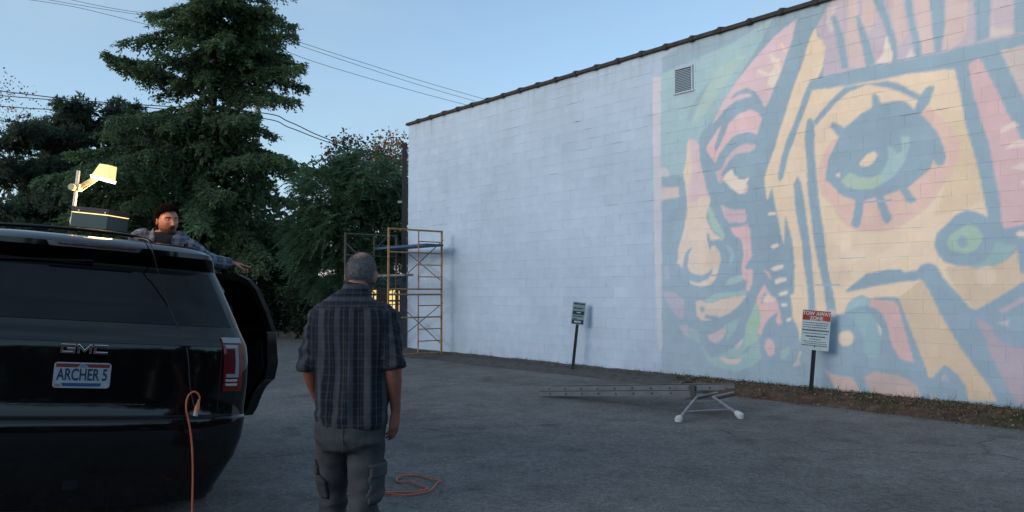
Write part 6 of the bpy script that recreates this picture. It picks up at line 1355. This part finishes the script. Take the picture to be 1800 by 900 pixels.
# ---- the man leaning over the roof and pointing at the wall
def man_pointing():
    foot = cl(1.0, 1.72, .43)
    root = tag(empty('person', tuple(foot)), 'person in blue grey plaid shirt leaning over the car roof and pointing', 'person'); o = foot
    def Wd(v): return Vector(v) - o
    hc = Wd(at(294, 388, 6.3)); fdir = R(180 + 50)                      # face turned to the viewer's right
    Rm = Matrix.Rotation(fdir, 3, 'Z') @ Matrix.Rotation(R(-8), 3, 'X') @ Matrix.Rotation(R(3), 3, 'Y')
    lat = Vector((-.93, -.30, .12)).normalized()                                # towards his right shoulder (the viewer's left)
    sc = Wd(at(287, 421, 6.33)); pv = Wd(cl(.95, 1.60, 1.40)); parts = []
    V, F, H = make_head(hc, Rm, .75, .016); parts.append((V, F))
    for s in (-1, 1): parts.append(ball(hc + Rm @ Vector((s * .079, -.006, -.008)), (.010, .018, .031), Rm @ Matrix.Rotation(R(-22 * s), 3, 'Z'), 12))
    nb = sc + Vector((0, 0, .045)); mid = sc.lerp(pv, .5)
    parts.append(oloft([hc + Vector((0, .02, -.03)), hc + Vector((0, .035, -.09)), nb, sc - Vector((0, 0, .02))], [(.055, .058), (.058, .060), (.066, .064), (.12, .08)], lat))
    parts.append(oloft([sc, sc.lerp(pv, .3), mid, pv.lerp(mid, .4), pv], [(.15, .085), (.165, .105), (.16, .11), (.16, .11), (.15, .10)], lat))
    # his left arm points out over the door; the right arm is bent down behind the roof
    LS = sc - lat * .185 + Vector((0, 0, -.035)); LE = Wd(at(372, 458, 6.50)); LW = Wd(at(407, 463, 6.66)); HD = (Wd(at(440, 471, 6.74)) - LW)
    RS = sc + lat * .170 + Vector((0, 0, -.015)); RE = RS + Vector((-.12, .04, -.24)); RW = RE + Vector((.12, -.22, .02)); RE = RE
    for S_, E_, W_ in ((LS, LE, LW), (RS, RE, RW)):
        parts.append(tube_geo(spline([S_, E_], 5), [.056, .052, .05, .047, .045, .043], 14)); parts.append(tube_geo(spline([E_, W_], 6), [.045, .046, .044, .039, .033, .028, .026], 14))
    parts += hand(LW, HD, (.05, -.15, -1), (-.2, -1, .1), (.05, .62, .75, .8, .55)); parts += hand(RW, (.4, -.8, .05), (0, 0, -1), (.8, .3, 0), (.15, .15, .15, .2, .1))
    HL = pv - lat * .085 + Vector((0, 0, -.03)); HR = pv + lat * .085 + Vector((0, 0, -.03)); AL = Vector((.05, .06, .09)); AR = Vector((-.10, -.10, .09))
    kn = lambda a, b: a.lerp(b, .52) + Vector((.05, .03, 0))
    for a, f in ((HL, AL), (HR, AR)): parts.append(tube_geo(spline([a, kn(a, f), f], 5), [.085, .08, .074, .066, .058, .054, .056, .054, .046, .038, .036], 14))
    me = union_mesh(parts, .0055, 2); P = coords(me); lc = (np.array(Rm).T @ (P - np.array(hc)).T).T; x, y, z = lc.T
    C = np.tile(np.array((.40, .185, .125)), (len(P), 1)); nz = np.array([noise.noise(Vector(q * 26)) for q in P])
    near = (np.abs(x) < .1) & (np.abs(z) < .14) & (np.abs(y) < .13); beard = near & (y > -.005) & (z < -.038) & ~((np.abs(x) < .020) & (z > -.072) & (z < -.050)) & ~((z > -.046) & (np.abs(x) < .035) & (np.abs(x) > .02))
    bd = np.where(beard & (z < -.062 + .3 * np.clip(np.abs(x) - .04, 0, 1)) | (beard & (np.abs(x) < .03) & (z > -.056)), .62, np.where(beard, .25, 0)) * (1 + .2 * nz); brow = near & (y > .04) & (np.abs(z - .031) < .0055) & (np.abs(np.abs(x) - .031) < .019); lip = near & (y > .05) & (np.abs(z + .061) < .0075) & (np.abs(x) < .014)
    C = C * (1 + .08 * nz)[:, None]; C = C * (1 - bd[:, None]) + np.array((.028, .017, .013)) * bd[:, None]; C[brow] = (.025, .016, .012); C[lip] = (.06, .018, .016)
    red = near & (y > .05) & (np.abs(x) < .02) & (np.abs(z + .02) < .02); C[red] *= (1.08, .9, .88); set_col(me, 'tint', C)
    link_mesh('body', me, mat('skin_warm', (.4, .2, .14), .5, spec=.35, attr='tint', bump=(120, .15, .002)), root, True)
    for s in (-1, 1):
        e = hc + Rm @ Vector((s * .031, .0695, .013)); V, F = ball(e, (.0115,) * 3, None, 12); eye = mesh_np('eye', V, F, mat('eye_white', (.30, .27, .25), .3), root, True)
        g = e + Rm @ Vector((.0, .0085, .0)); V, F = ball(g, (.0052,) * 3, None, 10); mesh_np('iris', V, F, mat('iris_dark', (.015, .01, .008), .2), eye, True)
    # short dark hair
    D, F = sphere_dirs(56); Hh = head_shape(D, .75, 0); x, y, z = Hh.T; hl = .060 - .25 * np.clip(np.abs(x) - .03, 0, 1)
    cover = np.clip((z + .016 * np.array([noise.noise(Vector(q * 60)) for q in Hh]) - np.interp(y, [-.11, -.05, -.01, .02, .05, .1], [-.095, -.085, -.045, .02, .060, .076])) / .012, 0, 1)
    nzh = np.array([noise.noise(Vector(q * 55)) for q in Hh]); thick = -.006 + cover * (.009 + .014 * np.clip(z / .1, 0, 1) + .012 * nzh); keep = cover > .4; Fall = F
    Vh = (np.array(Rm) @ (Hh + unit(Hh) * thick[:, None]).T).T + np.array(hc); hm = bpy.data.meshes.new('hair'); hm.from_pydata([tuple(v) for v in Vh], [], [f for f in F if all(keep[i] for i in f)]); hm.update()
    link_mesh('hair', hm, mat('dark_hair', (.007, .005, .0045), .85, spec=.08, noise_=(150, .5, 1.5), bump=(200, .8, .006)), root, True)
    fibres('hair_strands', Hh + unit(Hh) * (np.clip(z / .1, 0, 1) * .012)[:, None], Fall, np.clip(cover, 0, 1), 7000, Rm, hc, .026, .0012, np.array((.010, .007, .006)), mat('dark_fibre', (.01, .01, .01), .7, spec=.2, attr='tint'), root, .55, .1)
    # black t-shirt under an open plaid overshirt
    fw = Vector((lat.y, -lat.x, 0)).normalized(); fw = fw if fw.y < 0 else -fw
    tee = union_mesh([oloft([nb + Vector((0, 0, .012)), sc, sc.lerp(pv, .3), mid, pv.lerp(mid, .3)], [(.080, .078), (.155, .094), (.172, .117), (.168, .12), (.168, .12)], lat, 24)], .009, 2); link_mesh('t_shirt', tee, mat('black_cotton', (.020, .026, .038), .9, spec=.15), root, True)
    so = [oloft([nb - fw * .012 + Vector((0, 0, .010)), sc - fw * .006, sc.lerp(pv, .18), sc.lerp(pv, .4), mid, pv.lerp(mid, .3)], [(.090, .086), (.170, .103), (.186, .124), (.190, .130), (.186, .13), (.188, .132)], lat, 26)]; sl = []
    for s, S_, E_, W_ in ((-1, LS, LE, LW), (1, RS, RE, RW)):
        c0 = W_.lerp(E_, .06); pth = spline([S_ - lat * s * .05, S_ + lat * s * .01, E_, c0], 5); so.append(tube_geo(pth, list(np.interp(np.linspace(0, 1, len(pth)), [0, .35, .7, 1], [.062, .070, .058, .046])), 18)); sl += [(S_, E_), (E_, c0)]
    so.append(oloft([nb + Vector((0, 0, -.01)) - fw * .01, nb + Vector((0, 0, .035)) - fw * .018], [(.092, .088), (.080, .080)], lat, 24))
    me = union_mesh(so, .009, 2)
    # open front: drop the faces over the chest
    bm = bmesh.new(); bm.from_mesh(me); kill = []
    for f in bm.faces:
        q = f.calc_center_median() - sc; a = q.dot(lat); b = q.dot(fw); h = q.z
        if b > .02 and abs(a + .01) < .062 + max(0, -h) * .05 + max(0, h) * .35 and h > -.5: kill.append(f)
    bmesh.ops.delete(bm, geom=kill, context='FACES'); bm.to_mesh(me); bm.free()
    P = coords(me); N_ = normals(me); P = folds(P, N_, .007, 9, 77.0, (1, 1, .6)); set_coords(me, P)
    rel = P - np.array(sc); u = rel @ np.array(lat); v = rel[:, 2]; W2 = np.stack([u, v, 0 * u], 1)
    for a, b in sl:
        d, t = seg_dist(P, a, b); m_ = (d < .085) & (np.abs(u) > .17); L_ = (b - a).length; ax = np.array((b - a).normalized()); r_ = P[m_] - np.array(a); W2[m_] = np.stack([r_ @ ax, (r_ @ np.array(lat.cross(Vector(ax)).normalized())) * 1.4, 0 * t[m_]], 1)
    set_col(me, 'weave', W2 + 3.0); me.materials.clear()
    so_ = link_mesh('overshirt', me, plaid_material('plaid_blue', (.045, .065, .105), (.21, .23, .26), (.25, .27, .30), .098, .085, .55), root, True); so_.modifiers.new('thickness', 'SOLIDIFY').thickness = .004
    jm = mat('dark_denim', (.012, .014, .02), .9, spec=.15); tp = [oloft([pv + Vector((0, 0, .06)), pv, pv + Vector((0, 0, -.08))], [(.172, .125), (.178, .13), (.16, .12)], lat, 22)]
    for a, f in ((HL, AL), (HR, AR)): tp.append(tube_geo(spline([a, kn(a, f), f], 6), list(np.linspace(.096, .07, 13)), 18))
    link_mesh('trousers', union_mesh(tp, .01, 3), jm, root, True)
    for f in (AL, AR): link_mesh('shoe', union_mesh([oloft([(f.x - .02, f.y + .09, .05), (f.x, f.y, .055), (f.x + .04, f.y - .10, .045), (f.x + .06, f.y - .17, .035)], [(.035, .04), (.043, .05), (.046, .036), (.034, .025)], Vector((1, .3, 0)), 14)], .008, 2), mat('boot_leather', (.03, .024, .02), .6), root, True)
man_pointing()
